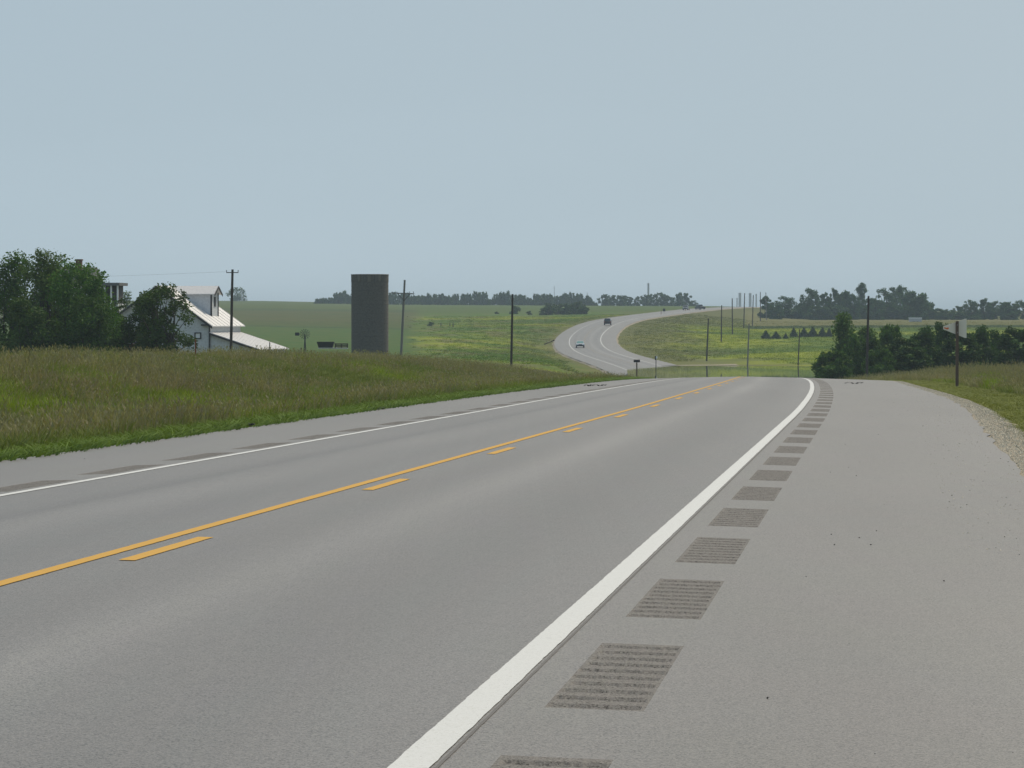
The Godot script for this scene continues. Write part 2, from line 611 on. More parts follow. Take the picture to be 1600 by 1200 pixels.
func lane_tone(d: float, z: float) -> Color:
	var a := n2.get_noise_2d(d * 6.0 + 50.0, z * 0.35)
	var b := n1.get_noise_2d(d * 25.0, z * 2.5)
	var k := 1.0 + 0.06 * a + 0.035 * b + 0.05 * n3.get_noise_2d(d * 9.0 + 13.0, z * 1.1)
	if absf(d) < 3.70:
		var w := 0.0
		for wp in [[-2.45, 0.16, -0.15], [-1.8, 0.35, 0.06], [-0.9, 0.3, -0.05], [0.5, 0.3, -0.05], [1.25, 0.30, 0.15], [2.45, 0.55, -0.10]]:
			var q: float = (d - wp[0]) / wp[1]
			w += wp[2] * exp(-q * q) * (1.0 + 0.5 * a)
		return Color(0.188, 0.181, 0.173) * (k + 1.5 * w)
	var sh := Color(0.193, 0.183, 0.170)
	return sh * (k + 0.04 * n3.get_noise_2d(d * 20.0, z * 3.0))

func strip(st: SurfaceTool, z0: float, z1: float, step: float, da: float, db: float, lift: float, tone: bool, ragged := 0.0) -> void:
	var z := z0
	while z < z1 - 0.001:
		var e := minf(z1, z + (step if ragged == 0.0 or z > 90.0 or z < 8.0 else 0.06 + z * 0.004))
		var pts := [[z, da], [e, da], [e, db], [z, db]]
		for q in [0, 1, 2, 0, 2, 3]:
			if tone:
				st.set_color(lane_tone(pts[q][1], pts[q][0]))
			var j: float = ragged * (n2.get_noise_2d(pts[q][0] * 170.0, pts[q][1] * 500.0) + 0.6 * n1.get_noise_2d(pts[q][0] * 1400.0, pts[q][1] * 900.0))
			st.add_vertex(road_at(pts[q][0], pts[q][1] + j, lift))
		z = e

const RUMBLE_IN := 3.905
const RUMBLE_OUT := 4.345

func build_road() -> void:
	var road := Node3D.new()
	road.name = "road"
	add_child(road)
	structure(road, "grey two-lane highway with wide shoulders curving into the valley and up the hill", "road")
	var zs := PackedFloat32Array()
	var z := -60.0
	while z < 2100.0:
		zs.append(z)
		z += 1.5 if z < 330.0 else 6.0
	# pavement as one grid of columns per side of the rumble strips
	var groups := []
	var left := []
	for d in [-7.1, -6.6, -6.0, -5.4, -4.9, -RUMBLE_OUT]:
		left.append(d)
	var mid := [-RUMBLE_IN]
	var dd := -3.84
	mid.append(-3.80)
	mid.append(-3.705)
	mid.append(-3.695)
	dd = -3.6
	while dd < 3.65:
		mid.append(dd)
		dd += 0.2
	mid.append(3.695)
	mid.append(3.705)
	mid.append(3.80)
	mid.append(RUMBLE_IN)
	var right := [RUMBLE_OUT, 4.8, 5.3, 5.9, 6.6]
	groups = [left, mid, right]
	for gi in 3:
		var g: Array = groups[gi]
		var wide: bool = gi == 2
		var cols := g.size() + (3 if wide else 0)
		var v := PackedVector3Array()
		var c := PackedColorArray()
		var ix := PackedInt32Array()
		for zz in zs:
			for k in cols:
				var d: float
				if wide and k >= g.size():
					d = lerpf(6.6, right_edge(zz) + 0.12 * n2.get_noise_2d(zz * 8.0, 7.0), (k - g.size() + 1) / 3.0)
				else:
					d = g[k]
					if gi == 0 and k == 0:
						d += 0.10 * n2.get_noise_2d(zz * 8.0, 77.0)
				v.append(road_at(zz, d))
				c.append(lane_tone(d, zz))
		for j in zs.size() - 1:
			for k in cols - 1:
				var a := j * cols + k
				ix.append_array([a, a + cols, a + 1, a + 1, a + cols, a + cols + 1])
		var st := SurfaceTool.new()
		var arr := []
		arr.resize(Mesh.ARRAY_MAX)
		arr[Mesh.ARRAY_VERTEX] = v
		arr[Mesh.ARRAY_COLOR] = c
		arr[Mesh.ARRAY_INDEX] = ix
		st.create_from_arrays(arr)
		var o := part(st, ["shoulder", "carriageway", "shoulder"][gi], M.asphalt, road)
		# the rumble lane beside it
	var period := 5.32
	for side in [-1.0, 1.0]:
		var flat := begin()
		var zz: float = 16.45 - 4 * period if side > 0 else 15.94 - 4 * period + 1.6
		var from := -60.0
		while zz < 235.0:
			strip(flat, from, zz, 1.5, side * RUMBLE_IN if side > 0 else -RUMBLE_OUT, side * RUMBLE_OUT if side > 0 else -RUMBLE_IN, 0.0, true)
			if zz + 3.45 > 2.0:
				rumble(road, zz, side)
			else:
				strip(flat, zz, zz + 3.46, 1.5, side * RUMBLE_IN if side > 0 else -RUMBLE_OUT, side * RUMBLE_OUT if side > 0 else -RUMBLE_IN, 0.0, true)
			from = zz + 3.46
			zz += period
		strip(flat, from, 2094.0, 3.0, side * RUMBLE_IN if side > 0 else -RUMBLE_OUT, side * RUMBLE_OUT if side > 0 else -RUMBLE_IN, 0.0, true)
		part(flat, "shoulder_inner_strip", M.asphalt, road)
	# paint
	var w := begin()
	strip(w, -60.0, 2090.0, 1.5, 3.535, 3.69, 0.005, false, 0.004)
	part(w, "edge_line", M.white_line, road)
	w = begin()
	strip(w, -60.0, 2090.0, 1.5, -3.77, -3.635, 0.005, false, 0.004)
	part(w, "edge_line", M.white_line, road)
	w = begin()
	strip(w, -60.0, 420.0, 1.5, -0.21, -0.085, 0.005, false, 0.004)
	part(w, "centre_line", M.yellow_line, road)
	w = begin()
	strip(w, 420.0, 2090.0, 3.0, -0.18, -0.11, 0.005, false)  # far stretch drawn thinner and duller to stand in for haze
	part(w, "hazed_centre_line", M.hazed_yellow, road)
	var zd := 25.55 - 12.19 * 4
	while zd < 320.0:
		w = begin()
		strip(w, zd, zd + 3.05, 0.8, 0.085, 0.205, 0.005, false, 0.004)
		part(w, "centre_dash", M.yellow_line, road)
		zd += 12.19
	# sealed joint between lane and shoulder
	for s in [-1.0, 1.0]:
		w = begin()
		strip(w, -60.0, 400.0, 1.5, s * (3.712 if s > 0 else 3.792) - 0.007, s * (3.712 if s > 0 else 3.792) + 0.007, 0.003, false, 0.002)
		part(w, "pavement_joint", M.seam, road)
	# gravel verge
	for s in [-1.0, 1.0]:
		w = begin()
		var za := -60.0
		while za < 2080.0:
			var zb := za + (1.2 if za < 330.0 else 6.0)
			var q := []
			for t in [za, zb]:
				var e: float = (right_edge(t) if s > 0 else 7.1) - 0.15
				var wd: float = ((1.15 if t < 400.0 else 0.3) if s > 0 else 0.28) + 0.35 * n2.get_noise_2d(t * 3.0, 90.0 * s) + 0.2 * n1.get_noise_2d(t * 30.0, 5.0)
				var A := road_at(t, s * e, -0.02)
				var B := road_at(t, s * (e + 0.45 * wd), -0.03)
				var C := road_at(t, s * (e + wd + 0.25), 0.0)
				B.y = road_y(t) + crown(e) - 0.03
				C.y = road_y(t) - 0.36
				q.append([A, B, C])
			for k in 2:
				quad(w, q[0][k], q[1][k], q[1][k + 1], q[0][k + 1])
			za = zb
		part(w, "gravel_verge", M.gravel, road)

func rumble(road: Node3D, z0: float, side: float) -> void:
	# ten grooves pressed into the asphalt: steep ragged walls, a rough floor
	var st := SurfaceTool.new()
	st.begin(Mesh.PRIMITIVE_TRIANGLES)
	st.set_smooth_group(-1)
	var cols := 24 if z0 < 45.0 else 10
	var marks := [[0.0, 0.0]]
	for g in 10:
		var s := 0.045 + g * 0.346
		for q in [[0.0, 0.0], [0.014, 1.0], [0.06, 1.0], [0.11, 1.0], [0.135, 0.9], [0.172, 0.0]]:
			marks.append([s + q[0], q[1]])
	marks.append([3.46, 0.0])
	var pos := []
	var tone := []
	for k in marks.size():
		var prow := []
		var trow := []
		var g := floorf((marks[k][0] - 0.03) / 0.346)
		var a := 0.03 + 0.05 * absf(n1.get_noise_2d(g * 517.0, z0 * 91.0))
		var b := 0.97 - 0.07 * absf(n1.get_noise_2d(g * 317.0, z0 * 57.0 + 40.0))
		var last: bool = k == 0 or k == marks.size() - 1
		for i in cols + 1:
			var f := float(i) / cols
			var rim: bool = i == 0 or i == cols
			var d := side * lerpf(RUMBLE_IN, RUMBLE_OUT, f)
			var jitter := 0.0 if last or rim else 0.003 * n2.get_noise_2d(f * 300.0, g * 70.0 + z0) + 0.008 * n1.get_noise_2d(f * 180.0, g * 90.0 + z0)
			var zz: float = z0 + marks[k][0] + jitter
			var dip: float = 0.0 if rim or f < a or f > b else marks[k][1]
			var rough := 0.22 * n2.get_noise_2d(f * 260.0, g * 40.0 + z0 * 9.0)
			prow.append(road_at(zz, d, -0.018 * dip * (1.0 + rough)))
			# the pressed strip keeps its coarse stones bare
			trow.append(lane_tone(d, zz) * (1.0 if rim or last else 0.97 + 0.08 * n2.get_noise_2d(f * 2100.0 + 9.0, zz * 800.0)))
		pos.append(prow)
		tone.append(trow)
	for k in marks.size() - 1:
		for i in cols:
			var pts := [[k, i], [k + 1, i], [k + 1, i + 1], [k, i + 1]]
			if side < 0:
				pts.reverse()
			for q in [0, 1, 2, 0, 2, 3]:
				st.set_color(tone[pts[q][0]][pts[q][1]])
				st.add_vertex(pos[pts[q][0]][pts[q][1]])
	part(st, "rumble_strip", M.pressed, road)

func build_valley_floor() -> void:
	# heat mirage over the dip: an added mirror sheet, tilted to reflect the hill
	var shine := paint(0.16, 0.19, 0.15, 0.02)
	shine.metallic_specular = 1.0
	var st := begin()
	var pts := [Vector2(13, 408), Vector2(80, 408), Vector2(80, 604), Vector2(22.0, 602), Vector2(20.0, 585), Vector2(17.0, 540)]
	var poly := PackedVector2Array(pts)
	var idx := Geometry2D.triangulate_polygon(poly)
	for k in idx:
		st.add_vertex(Vector3(poly[k].x, -6.0 + 0.0052 * (600.0 - poly[k].y), -poly[k].y))
	var o := part(st, "mirage_sheet", shine, self)
	structure(o, "heat mirage in the dip of the road, an added mirror sheet reflecting the meadow", "mirage_sheet")
	# pale gravel lane leaving the highway in the dip
	var lane := begin()
	for k in 20:
		var q := []
		for t in [k, k + 1]:
			var x: float = 20.0 + t * 0.9
			var zc: float = 607.0 + 0.25 * t
			q.append([Vector3(x, -5.99 + 0.02 * t * 0.0, -zc + 1.5), Vector3(x, land(x, zc + 9.0) + 0.25, -zc - 9.0)])
		quad(lane, q[0][0], q[0][1], q[1][1], q[1][0])
	var g := part(lane, "gravel_lane", M.gravel, self)
	structure(g, "pale gravel lane branching off the highway in the valley bottom", "lane")

# ------------------------------------------------------------------ grass
func tuft_mesh(blades: int, spread: float, width: float, lean: float, heads: bool, seed_: int) -> ArrayMesh:
	var r := RandomNumberGenerator.new()
	r.seed = seed_
	var st := begin()
	for k in blades:
		var a := r.randf() * TAU
		var base := Vector3(cos(a), 0, sin(a)) * spread * sqrt(r.randf())
		var dirn := Vector3(cos(a + r.randf_range(-1, 1)), 0, sin(a + r.randf_range(-1, 1)))
		var h := r.randf_range(0.55, 1.0)
		var side := dirn.cross(Vector3.UP).rotated(Vector3.UP, r.randf_range(-1.2, 1.2)).normalized() * width * r.randf_range(0.7, 1.3)
		var mid := base + Vector3.UP * h * 0.6 + dirn * lean * 0.35 * h
		var tip := base + Vector3.UP * h * r.randf_range(0.88, 1.0) + dirn * lean * h
		var c := r.randf_range(0.8, 1.2)
		st.set_color(Color(c, c, c * r.randf_range(0.9, 1.1)))
		quad(st, base - side, mid - side * 0.8, mid + side * 0.8, base + side)
		st.add_vertex(mid - side * 0.8); st.add_vertex(tip); st.add_vertex(mid + side * 0.8)
		if heads and k % 2 == 0:
			st.set_color(Color(1.1 * c, 1.05 * c, 0.98 * c))
			var hs := side.normalized() * width * 1.6
			var up := (tip - mid).normalized() * 0.16
			quad(st, tip - hs * 0.4, tip + up * 0.5 - hs, tip + up, tip + up * 0.5 + hs)
	st.generate_normals()
	return st.commit()

func scatter(called: String, mesh: Mesh, places: Array, colours: PackedColorArray, label: String, category: String, mat: Material) -> void:
	var mm := MultiMesh.new()
	mm.transform_format = MultiMesh.TRANSFORM_3D
	mm.use_colors = true
	mm.mesh = mesh
	mm.instance_count = places.size()
	for k in places.size():
		mm.set_instance_transform(k, places[k])
		mm.set_instance_color(k, colours[k])
	var o := MultiMeshInstance3D.new()
	o.name = numbered(called)
	o.multimesh = mm
	o.material_override = mat
	add_child(o)
	tag(o, label, category)
	o.set_meta("kind", "stuff")

func in_view(x: float, z: float, margin := 60.0) -> bool:
	var p := 800.0 + x / z * F
	return p > -margin and p < 1600.0 + margin

func build_grass() -> void:
	var r := RandomNumberGenerator.new()
	r.seed = 99
	var tall := tuft_mesh(14, 0.20, 0.009, 0.22, false, 1)
	var headed := tuft_mesh(13, 0.20, 0.007, 0.18, true, 2)
	var lush := tuft_mesh(14, 0.16, 0.011, 0.4, false, 3)
	var pl := {"tall": [], "head": [], "lush": []}
	var pc := {"tall": PackedColorArray(), "head": PackedColorArray(), "lush": PackedColorArray()}
	# roadside banks
	for side in [-1.0, 1.0]:
		var z := 40.0
		while z < 400.0:
			var stepz := 0.25 + z * 0.0007
			var d: float = 7.12 if side < 0 else right_edge(z) + 0.75
			var far_d := 28.0 if side < 0 else 34.0
			while d < far_d:
				var dj: float = d + r.randf_range(-0.16, 0.16)
				var zj := z + r.randf_range(-0.2, 0.2)
				d += stepz
				var q := road_at(zj, side * dj)
				var x := q.x
				var zz := -q.z
				if not in_view(x, zz):
					continue
				var a := n1.get_noise_2d(x * 3.0, zz * 0.9)
				var b := n2.get_noise_2d(x * 6.0 + 40.0, zz * 2.0)
				var c := n3.get_noise_2d(x * 3.0, zz * 1.2 + 70.0)
				var edge: float = dj - (7.12 if side < 0 else right_edge(zz) + 0.75)
				var y := land(x, zz)
				if edge < 0.6 and side > 0:
					y = maxf(y, road_y(zz) - 0.34)
				var kind := "tall"
				var h := 0.44 + 0.12 * a + 0.10 * b
				var col := Color(0.160, 0.192, 0.054)
				if (side < 0 and edge < 1.15 + 0.5 * a + 0.3 * b) or (side > 0 and edge < 2.6 + 0.8 * a):
					kind = "lush"
					h = (0.24 if side < 0 else 0.16) + 0.05 * b
					col = Color(0.130, 0.195, 0.044) if side < 0 else Color(0.185, 0.205, 0.060)
				else:
					var brown := clampf(0.33 + 1.3 * a + 1.3 * b + (0.25 * sstep(180.0, 260.0, zz) if side < 0 else 0.5), 0.0, 1.0)
					if edge < 2.0:
						brown *= 0.6
					if r.randf() < brown:
						kind = "head"
						h *= 1.12
						col = Color(0.290, 0.280, 0.150).lerp(Color(0.225, 0.205, 0.120), r.randf())
						if b > 0.25:
							col = col.lerp(Color(0.25, 0.21, 0.145), 0.6)
					else:
						col = col.lerp(Color(0.21, 0.265, 0.044), clampf(1.6 * c, 0.0, 1.0))
					if c > 0.60 and a < 0.15:
						h *= 1.15
						col = Color(0.22, 0.29, 0.036)
						kind = "tall"
				if side > 0 and kind != "lush":
					h *= 1.0 + 0.9 * sstep(2.6, 7.0, edge)
				h *= r.randf_range(0.7, 1.25)
				col = col * r.randf_range(0.75, 1.25)
				var w := r.randf_range(0.9, 1.35) * (1.0 + z * 0.0012)
				var bs := Basis(Vector3.UP, r.randf() * TAU).scaled(Vector3(w, h, w))
				pl[kind].append(Transform3D(bs, Vector3(x, y - 0.02, -zz)))
				pc[kind].append(col)
			z += stepz
	scatter("tall_grass", tall, pl.tall, pc.tall, "tall green grass covering the banks beside the highway", "grass", M.blade)
	scatter("seeding_grass", headed, pl.head, pc.head, "dry brown grass with seed heads on the highway banks", "grass", M.blade)
	scatter("short_grass", lush, pl.lush, pc.lush, "short bright grass along the edges of the pavement", "grass", M.blade)
	# meadows across the valley: coarse weeds
	var weed := tuft_mesh(14, 0.5, 0.06, 0.5, false, 4)
	var wp := []
	var wc := PackedColorArray()
	for k in 26000:
		var z := 470.0 + 780.0 * pow(r.randf(), 0.8)
		var p := r.randf_range(560.0, 1640.0)
		var x := at_pixel(p, z)
		var d := off_road(x, z)
		var e := right_edge(z) if d > 0.0 else 7.1
		if absf(d) < e + 1.2:
			continue
		if d < 0.0 and r.randf() > sstep(620.0, 820.0, p):
			continue
		var col := land_colour(x, z)
		col = col * r.randf_range(1.2, 1.8)
		var y := land(x, z)
		if y < -5.95:
			continue
		var h := r.randf_range(0.12, 0.4) * (1.0 if absf(d) > e + 4.0 else 0.5)
		if z > 1120.0 and p > 1165.0:
			h *= 0.5
		var w := r.randf_range(0.8, 1.6)
		wp.append(Transform3D(Basis(Vector3.UP, r.randf() * TAU).scaled(Vector3(w, h, w)), Vector3(x, y - 0.03, -z)))
		wc.append(col)
	scatter("meadow_weeds", weed, wp, wc, "coarse yellow-green weeds on the meadows across the valley", "weeds", M.blade)
	# stones along the right verge
	var sst := begin()
	var pts := [Vector3(0.5, 0, 0.1), Vector3(-0.5, 0.05, 0), Vector3(0, 0.36, 0.05), Vector3(0.05, -0.3, 0), Vector3(0.1, 0.05, 0.48), Vector3(-0.08, 0, -0.5)]
	for f in [[0, 2, 4], [4, 2, 1], [1, 2, 5], [5, 2, 0], [0, 4, 3], [4, 1, 3], [1, 5, 3], [5, 0, 3]]:
		for q in f:
			sst.set_color(Color.WHITE)
			sst.add_vertex(pts[q])
	sst.generate_normals()
	var stone := sst.commit()
	var sp := []
	var sc := PackedColorArray()
	for k in 42000:
		var z := 30.0 + 200.0 * pow(r.randf(), 1.3)
		var e := right_edge(z)
		var t := pow(r.randf(), 1.2) * 1.6 + 0.03
		if t > 1.65:
			continue
		if r.randf() < 0.04:
			t = -r.randf() * 1.2
		var q := road_at(z, e + t)
		q.y = road_y(z) + crown(e) - 0.02 - maxf(0.0, t - 0.5) * 0.3 if t > 0.0 else q.y
		var s := (0.010 + 0.034 * pow(r.randf(), 2.0)) * (0.6 if t < 0.0 else 1.0)
		sp.append(Transform3D(Basis.from_euler(Vector3(r.randf() * 6, r.randf() * 6, r.randf() * 6)).scaled(Vector3.ONE * s), q))
		var v := r.randf_range(0.38, 0.78)
		sc.append(Color(v, v * 0.90, v * 0.70))
	scatter("gravel_stones", stone, sp, sc, "loose pale limestone gravel along the pavement edge by the pennant sign", "gravel", M.stone)
	# dark grit on the pavement
	sp = []
	sc = PackedColorArray()
	for k in 170:
		var z := 12.0 + 120.0 * r.randf()
		var d := r.randf_range(4.6, right_edge(z)) if r.randf() < 0.8 else r.randf_range(-7.0, -4.6)
		var q := road_at(z, d, 0.004)
		var s := 0.005 + 0.011 * pow(r.randf(), 2.0)
		sp.append(Transform3D(Basis.from_euler(Vector3(r.randf() * 6, r.randf() * 6, r.randf() * 6)).scaled(Vector3(s * 1.4, s * 0.8, s)), q))
		var v := r.randf_range(0.03, 0.12)
		sc.append(Color(v, v, v * 0.95))
	scatter("road_grit", stone, sp, sc, "dark grit scattered over the paved shoulders", "grit", M.stone)

# ------------------------------------------------------------------ trees
func crown_mesh(clumps: Array, leaves: int, leaf: float, tint: Color, seed_: int) -> ArrayMesh:
	# clumps: [centre, radius]; leaf-sized faces spread through each clump
	tint = Color(tint.r * 1.6, tint.g * 1.5, tint.b * 1.4)
	var r := RandomNumberGenerator.new()
	r.seed = seed_
	var total := 0.0
	for c in clumps:
		total += pow(c[1], 2.0)
	var v := PackedVector3Array()
	var nn := PackedVector3Array()
	var cc := PackedColorArray()
	for c in clumps:
		var n := int(leaves * pow(c[1], 2.0) / total)
		var k0 := r.randf_range(0.85, 1.18)
		for k in n:
			var dirn := Vector3(r.randfn(), r.randfn(), r.randfn()).normalized()
			var p: Vector3 = c[0] + dirn * c[1] * (pow(r.randf(), 0.5) + 0.45 * pow(r.randf(), 4.0)) * Vector3(1, 0.85, 1)
			var u := Vector3(r.randfn(), r.randfn() * 0.6, r.randfn()).normalized()
			var w := u.cross(Vector3(r.randfn(), r.randfn(), r.randfn())).normalized()
			var s := leaf * r.randf_range(0.6, 1.3)
			var kk := k0 * r.randf_range(0.75, 1.25)
			var col := Color(tint.r * kk * r.randf_range(0.9, 1.15), tint.g * kk, tint.b * kk)
			var nrm := u.cross(w)
			var a := p - u * s
			var b := p + w * s * 0.55
			var d := p + u * s
			var e := p - w * s * 0.55
			for q in [a, b, d, a, d, e]:
				v.append(q)
				nn.append(nrm)
				cc.append(col)
	var arr := []
	arr.resize(Mesh.ARRAY_MAX)
	arr[Mesh.ARRAY_VERTEX] = v
	arr[Mesh.ARRAY_NORMAL] = nn
	arr[Mesh.ARRAY_COLOR] = cc
	var m := ArrayMesh.new()
	m.add_surface_from_arrays(Mesh.PRIMITIVE_TRIANGLES, arr)
	return m

func tree(called: String, label: String, at: Vector3, h: float, w: float, o := {}) -> Node3D:
	var seed_: int = o.get("seed", 1)
	var r := RandomNumberGenerator.new()
	r.seed = seed_
	var t := thing(called, label, o.get("category", "tree"), at, 0.0, o.get("group", ""))
	var low: float = o.get("low", 0.15)          # where the crown begins
	var nc: int = o.get("clumps", 26)
	var size: float = o.get("clump", 0.2)
	var stems: int = o.get("stems", 1)
	var narrow: float = o.get("narrow", 0.25)    # how much the top tapers
	var clumps := []
	for k in nc:
		var f := (k + r.randf()) / nc
		var y := lerpf(low, 0.95, f)
		var prof := sqrt(maxf(0.05, 1.0 - pow(absf(f - 0.42) / (0.62 if f > 0.42 else 0.75), 2.0)))
		prof *= 1.0 - narrow * f
		var a := r.randf() * TAU
		var rad := w * 0.5 * prof * sqrt(r.randf()) * 0.95
		var cr := maxf(h, w) * size * r.randf_range(0.55, 1.15) * (1.0 - 0.35 * f)
		clumps.append([Vector3(cos(a) * rad, y * h - cr * 0.2, sin(a) * rad), cr])
	var bark := begin()
	var tr: float = o.get("trunk", 0.028) * h
	for s in stems:
		var a := TAU * s / stems + r.randf()
		var sp := 0.0 if stems == 1 else w * 0.16
		var foot := Vector3(cos(a), 0, sin(a)) * sp * 0.3
		var fork := Vector3(cos(a) * sp, h * (low + 0.22), sin(a) * sp)
		var mid := foot.lerp(fork, 0.5) + Vector3(r.randf_range(-1, 1), 0, r.randf_range(-1, 1)) * h * 0.02
		var rs := tr / sqrt(stems)
		tube(bark, foot + Vector3.DOWN * 0.3, mid, rs * 1.25, rs, 7)
		tube(bark, mid, fork, rs, rs * 0.75, 7)
		for k in range(s, nc, stems):
			if k % 2 == 0 or o.get("limbs", false):
				var tip: Vector3 = clumps[k][0]
				var from := mid.lerp(fork, r.randf_range(0.3, 1.0))
				var bend := from.lerp(tip, 0.5) + Vector3(0, -0.04 * h, 0) + Vector3(r.randf_range(-1, 1), 0, r.randf_range(-1, 1)) * h * 0.03
				tube(bark, from, bend, rs * 0.5, rs * 0.3, 5, true, false)
				tube(bark, bend, tip, rs * 0.3, rs * 0.08, 5, true, false)
	part(bark, "trunk", M.bark, t)
	var cm := MeshInstance3D.new()
	cm.name = "crown"
	cm.mesh = crown_mesh(clumps, o.get("leaves", 3000), o.get("leaf", 0.14), o.get("tint", Color(0.055, 0.085, 0.024)), seed_ + 7)
	cm.material_override = M.leaf
	t.add_child(cm)
	return t

func evergreen(at: Vector3, h: float, w: float) -> Node3D:
	var t := thing("evergreen_tree", "small dark conical evergreen in the row across the meadow", "tree", at, 0.0, "young evergreens in a row on the meadow")
	var bark := begin()
	tube(bark, Vector3(0, -0.2, 0), Vector3(0, h * 0.9, 0), 0.06 * h / 3.0, 0.01, 6)
	part(bark, "trunk", M.bark, t)
	var cl := []
	var r := RandomNumberGenerator.new()
	r.seed = 8
	for k in 30:
		var f := k / 30.0
		var rad := w * 0.42 * (1.0 - f)
		var a := k * 2.4
		cl.append([Vector3(cos(a) * rad, h * (0.08 + 0.9 * f), sin(a) * rad), w * 0.2 * (1.0 - 0.7 * f) + 0.06])
	var cm := MeshInstance3D.new()
	cm.name = "crown"
	cm.mesh = crown_mesh(cl, 1500, 0.14, Color(0.030, 0.052, 0.030), 5)
	cm.material_override = M.leaf
	t.add_child(cm)
	return t

func build_trees() -> void:
	# --- grove and yard trees at the farm
	var yard := [
		# pixel, depth, top row, width px, options
		["grove_tree", "broad leafy tree hiding the farmhouse front, at the grove's outer end", 22.0, 292.0, 392.0, 105.0, {"seed": 3, "clumps": 56, "clump": 0.16, "leaves": 15000, "leaf": 0.13, "stems": 3, "low": 0.08, "tint": Color(0.050, 0.095, 0.022)}],
		["grove_tree", "tallest open-topped tree of the grove before the farmhouse", 68.0, 286.0, 384.0, 84.0, {"seed": 14, "clumps": 50, "clump": 0.13, "leaves": 10500, "leaf": 0.12, "stems": 2, "low": 0.10, "limbs": true, "narrow": 0.1, "tint": Color(0.060, 0.095, 0.028)}],
		["grove_tree", "rounded bright green tree below the farmhouse chimney", 124.0, 284.0, 405.0, 108.0, {"seed": 25, "clumps": 60, "clump": 0.17, "leaves": 17000, "leaf": 0.12, "stems": 3, "low": 0.05, "narrow": 0.05, "tint": Color(0.056, 0.115, 0.022)}],
		["grove_tree", "leafy tree at the house wing side of the grove, overlapping the porch", 150.0, 282.0, 424.0, 62.0, {"seed": 29, "clumps": 46, "clump": 0.15, "leaves": 8000, "leaf": 0.12, "stems": 2, "low": 0.05, "narrow": 0.2, "tint": Color(0.050, 0.100, 0.022)}],
		["grove_tree", "full tree beside the tallest open-topped grove tree", 92.0, 290.0, 400.0, 84.0, {"seed": 33, "clumps": 48, "clump": 0.16, "leaves": 11000, "leaf": 0.12, "stems": 2, "low": 0.05, "narrow": 0.2, "tint": Color(0.050, 0.092, 0.022)}],
		["grove_shrub", "dark understorey shrub filling the foot of the grove", 45.0, 280.0, 468.0, 110.0, {"seed": 36, "clumps": 36, "clump": 0.2, "leaves": 8000, "leaf": 0.13, "stems": 3, "low": 0.02, "narrow": 0.0, "category": "shrub", "tint": Color(0.040, 0.070, 0.020)}],
		["grove_shrub", "dark shrub at the grove's end beside the slender twin-stemmed tree", 140.0, 279.0, 458.0, 62.0, {"seed": 47, "clumps": 34, "clump": 0.19, "leaves": 8000, "leaf": 0.12, "stems": 3, "low": 0.02, "narrow": 0.0, "category": "shrub", "tint": Color(0.044, 0.082, 0.022)}],
		["yard_tree", "slender bare-stemmed tree between the farmhouse and the barn", 186.0, 288.0, 462.0, 40.0, {"seed": 58, "clumps": 20, "clump": 0.10, "leaves": 1700, "leaf": 0.12, "stems": 3, "low": 0.22, "limbs": true, "trunk": 0.024, "tint": Color(0.045, 0.070, 0.024)}],
		["yard_tree", "low dark tree against the barn's gable wall", 222.0, 284.0, 458.0, 70.0, {"seed": 69, "clumps": 32, "clump": 0.14, "leaves": 5600, "leaf": 0.12, "stems": 2, "low": 0.12, "limbs": true, "tint": Color(0.042, 0.068, 0.022)}],
		["yard_tree", "spreading open-branched tree standing before the white barn", 258.0, 280.0, 441.0, 104.0, {"seed": 71, "clumps": 50, "clump": 0.125, "leaves": 9000, "leaf": 0.12, "stems": 2, "low": 0.16, "limbs": true, "trunk": 0.034, "narrow": 0.15, "tint": Color(0.044, 0.072, 0.022)}],
		["field_tree", "hazy round tree on the horizon beyond the barn roof", 371.0, 2250.0, 449.0, 36.0, {"seed": 81, "clumps": 22, "clump": 0.17, "leaves": 1500, "leaf": 0.5, "low": 0.05, "narrow": 0.0}],
		["field_tree", "hazy tree behind the gap between farmhouse and barn", 193.0, 700.0, 452.0, 24.0, {"seed": 82, "clumps": 20, "clump": 0.17, "leaves": 1800, "leaf": 0.25, "low": 0.1}]]
	for y in yard:
		var s := spot(y[2], y[3])
		var top := height_of(y[4], y[3])
		tree(y[0], y[1], s, top - s.y, y[5] / F * y[3], y[6])
	# --- thicket right of the road in the dip
	var thick := [
		[1302.0, 372.0, 548.0, 66.0, 0], [1318.0, 405.0, 487.0, 42.0, 1], [1336.0, 380.0, 523.0, 52.0, 0], [1362.0, 375.0, 528.0, 46.0, 2],
		[1392.0, 385.0, 508.0, 62.0, 0], [1415.0, 372.0, 526.0, 60.0, 2], [1442.0, 380.0, 509.0, 70.0, 3], [1472.0, 392.0, 502.0, 52.0, 3],
		[1502.0, 378.0, 517.0, 62.0, 2], [1530.0, 385.0, 508.0, 60.0, 3], [1560.0, 392.0, 515.0, 62.0, 3], [1590.0, 380.0, 511.0, 66.0, 2], [1622.0, 385.0, 512.0, 60.0, 3], [1352.0, 410.0, 508.0, 40.0, 1], [1425.0, 368.0, 540.0, 60.0, 2], [1375.0, 366.0, 545.0, 56.0, 0]]
	var tints := [Color(0.050, 0.092, 0.024), Color(0.062, 0.110, 0.030), Color(0.040, 0.070, 0.022), Color(0.034, 0.066, 0.020)]
	var labels := ["mid green rounded shrub at the road end of the roadside thicket", "pale green upright sapling rising above the thicket's road end", "dull dark green bush within the roadside thicket", "deep green dense bush of the thicket behind the pennant sign"]
	var proto := {}
	var k := 0
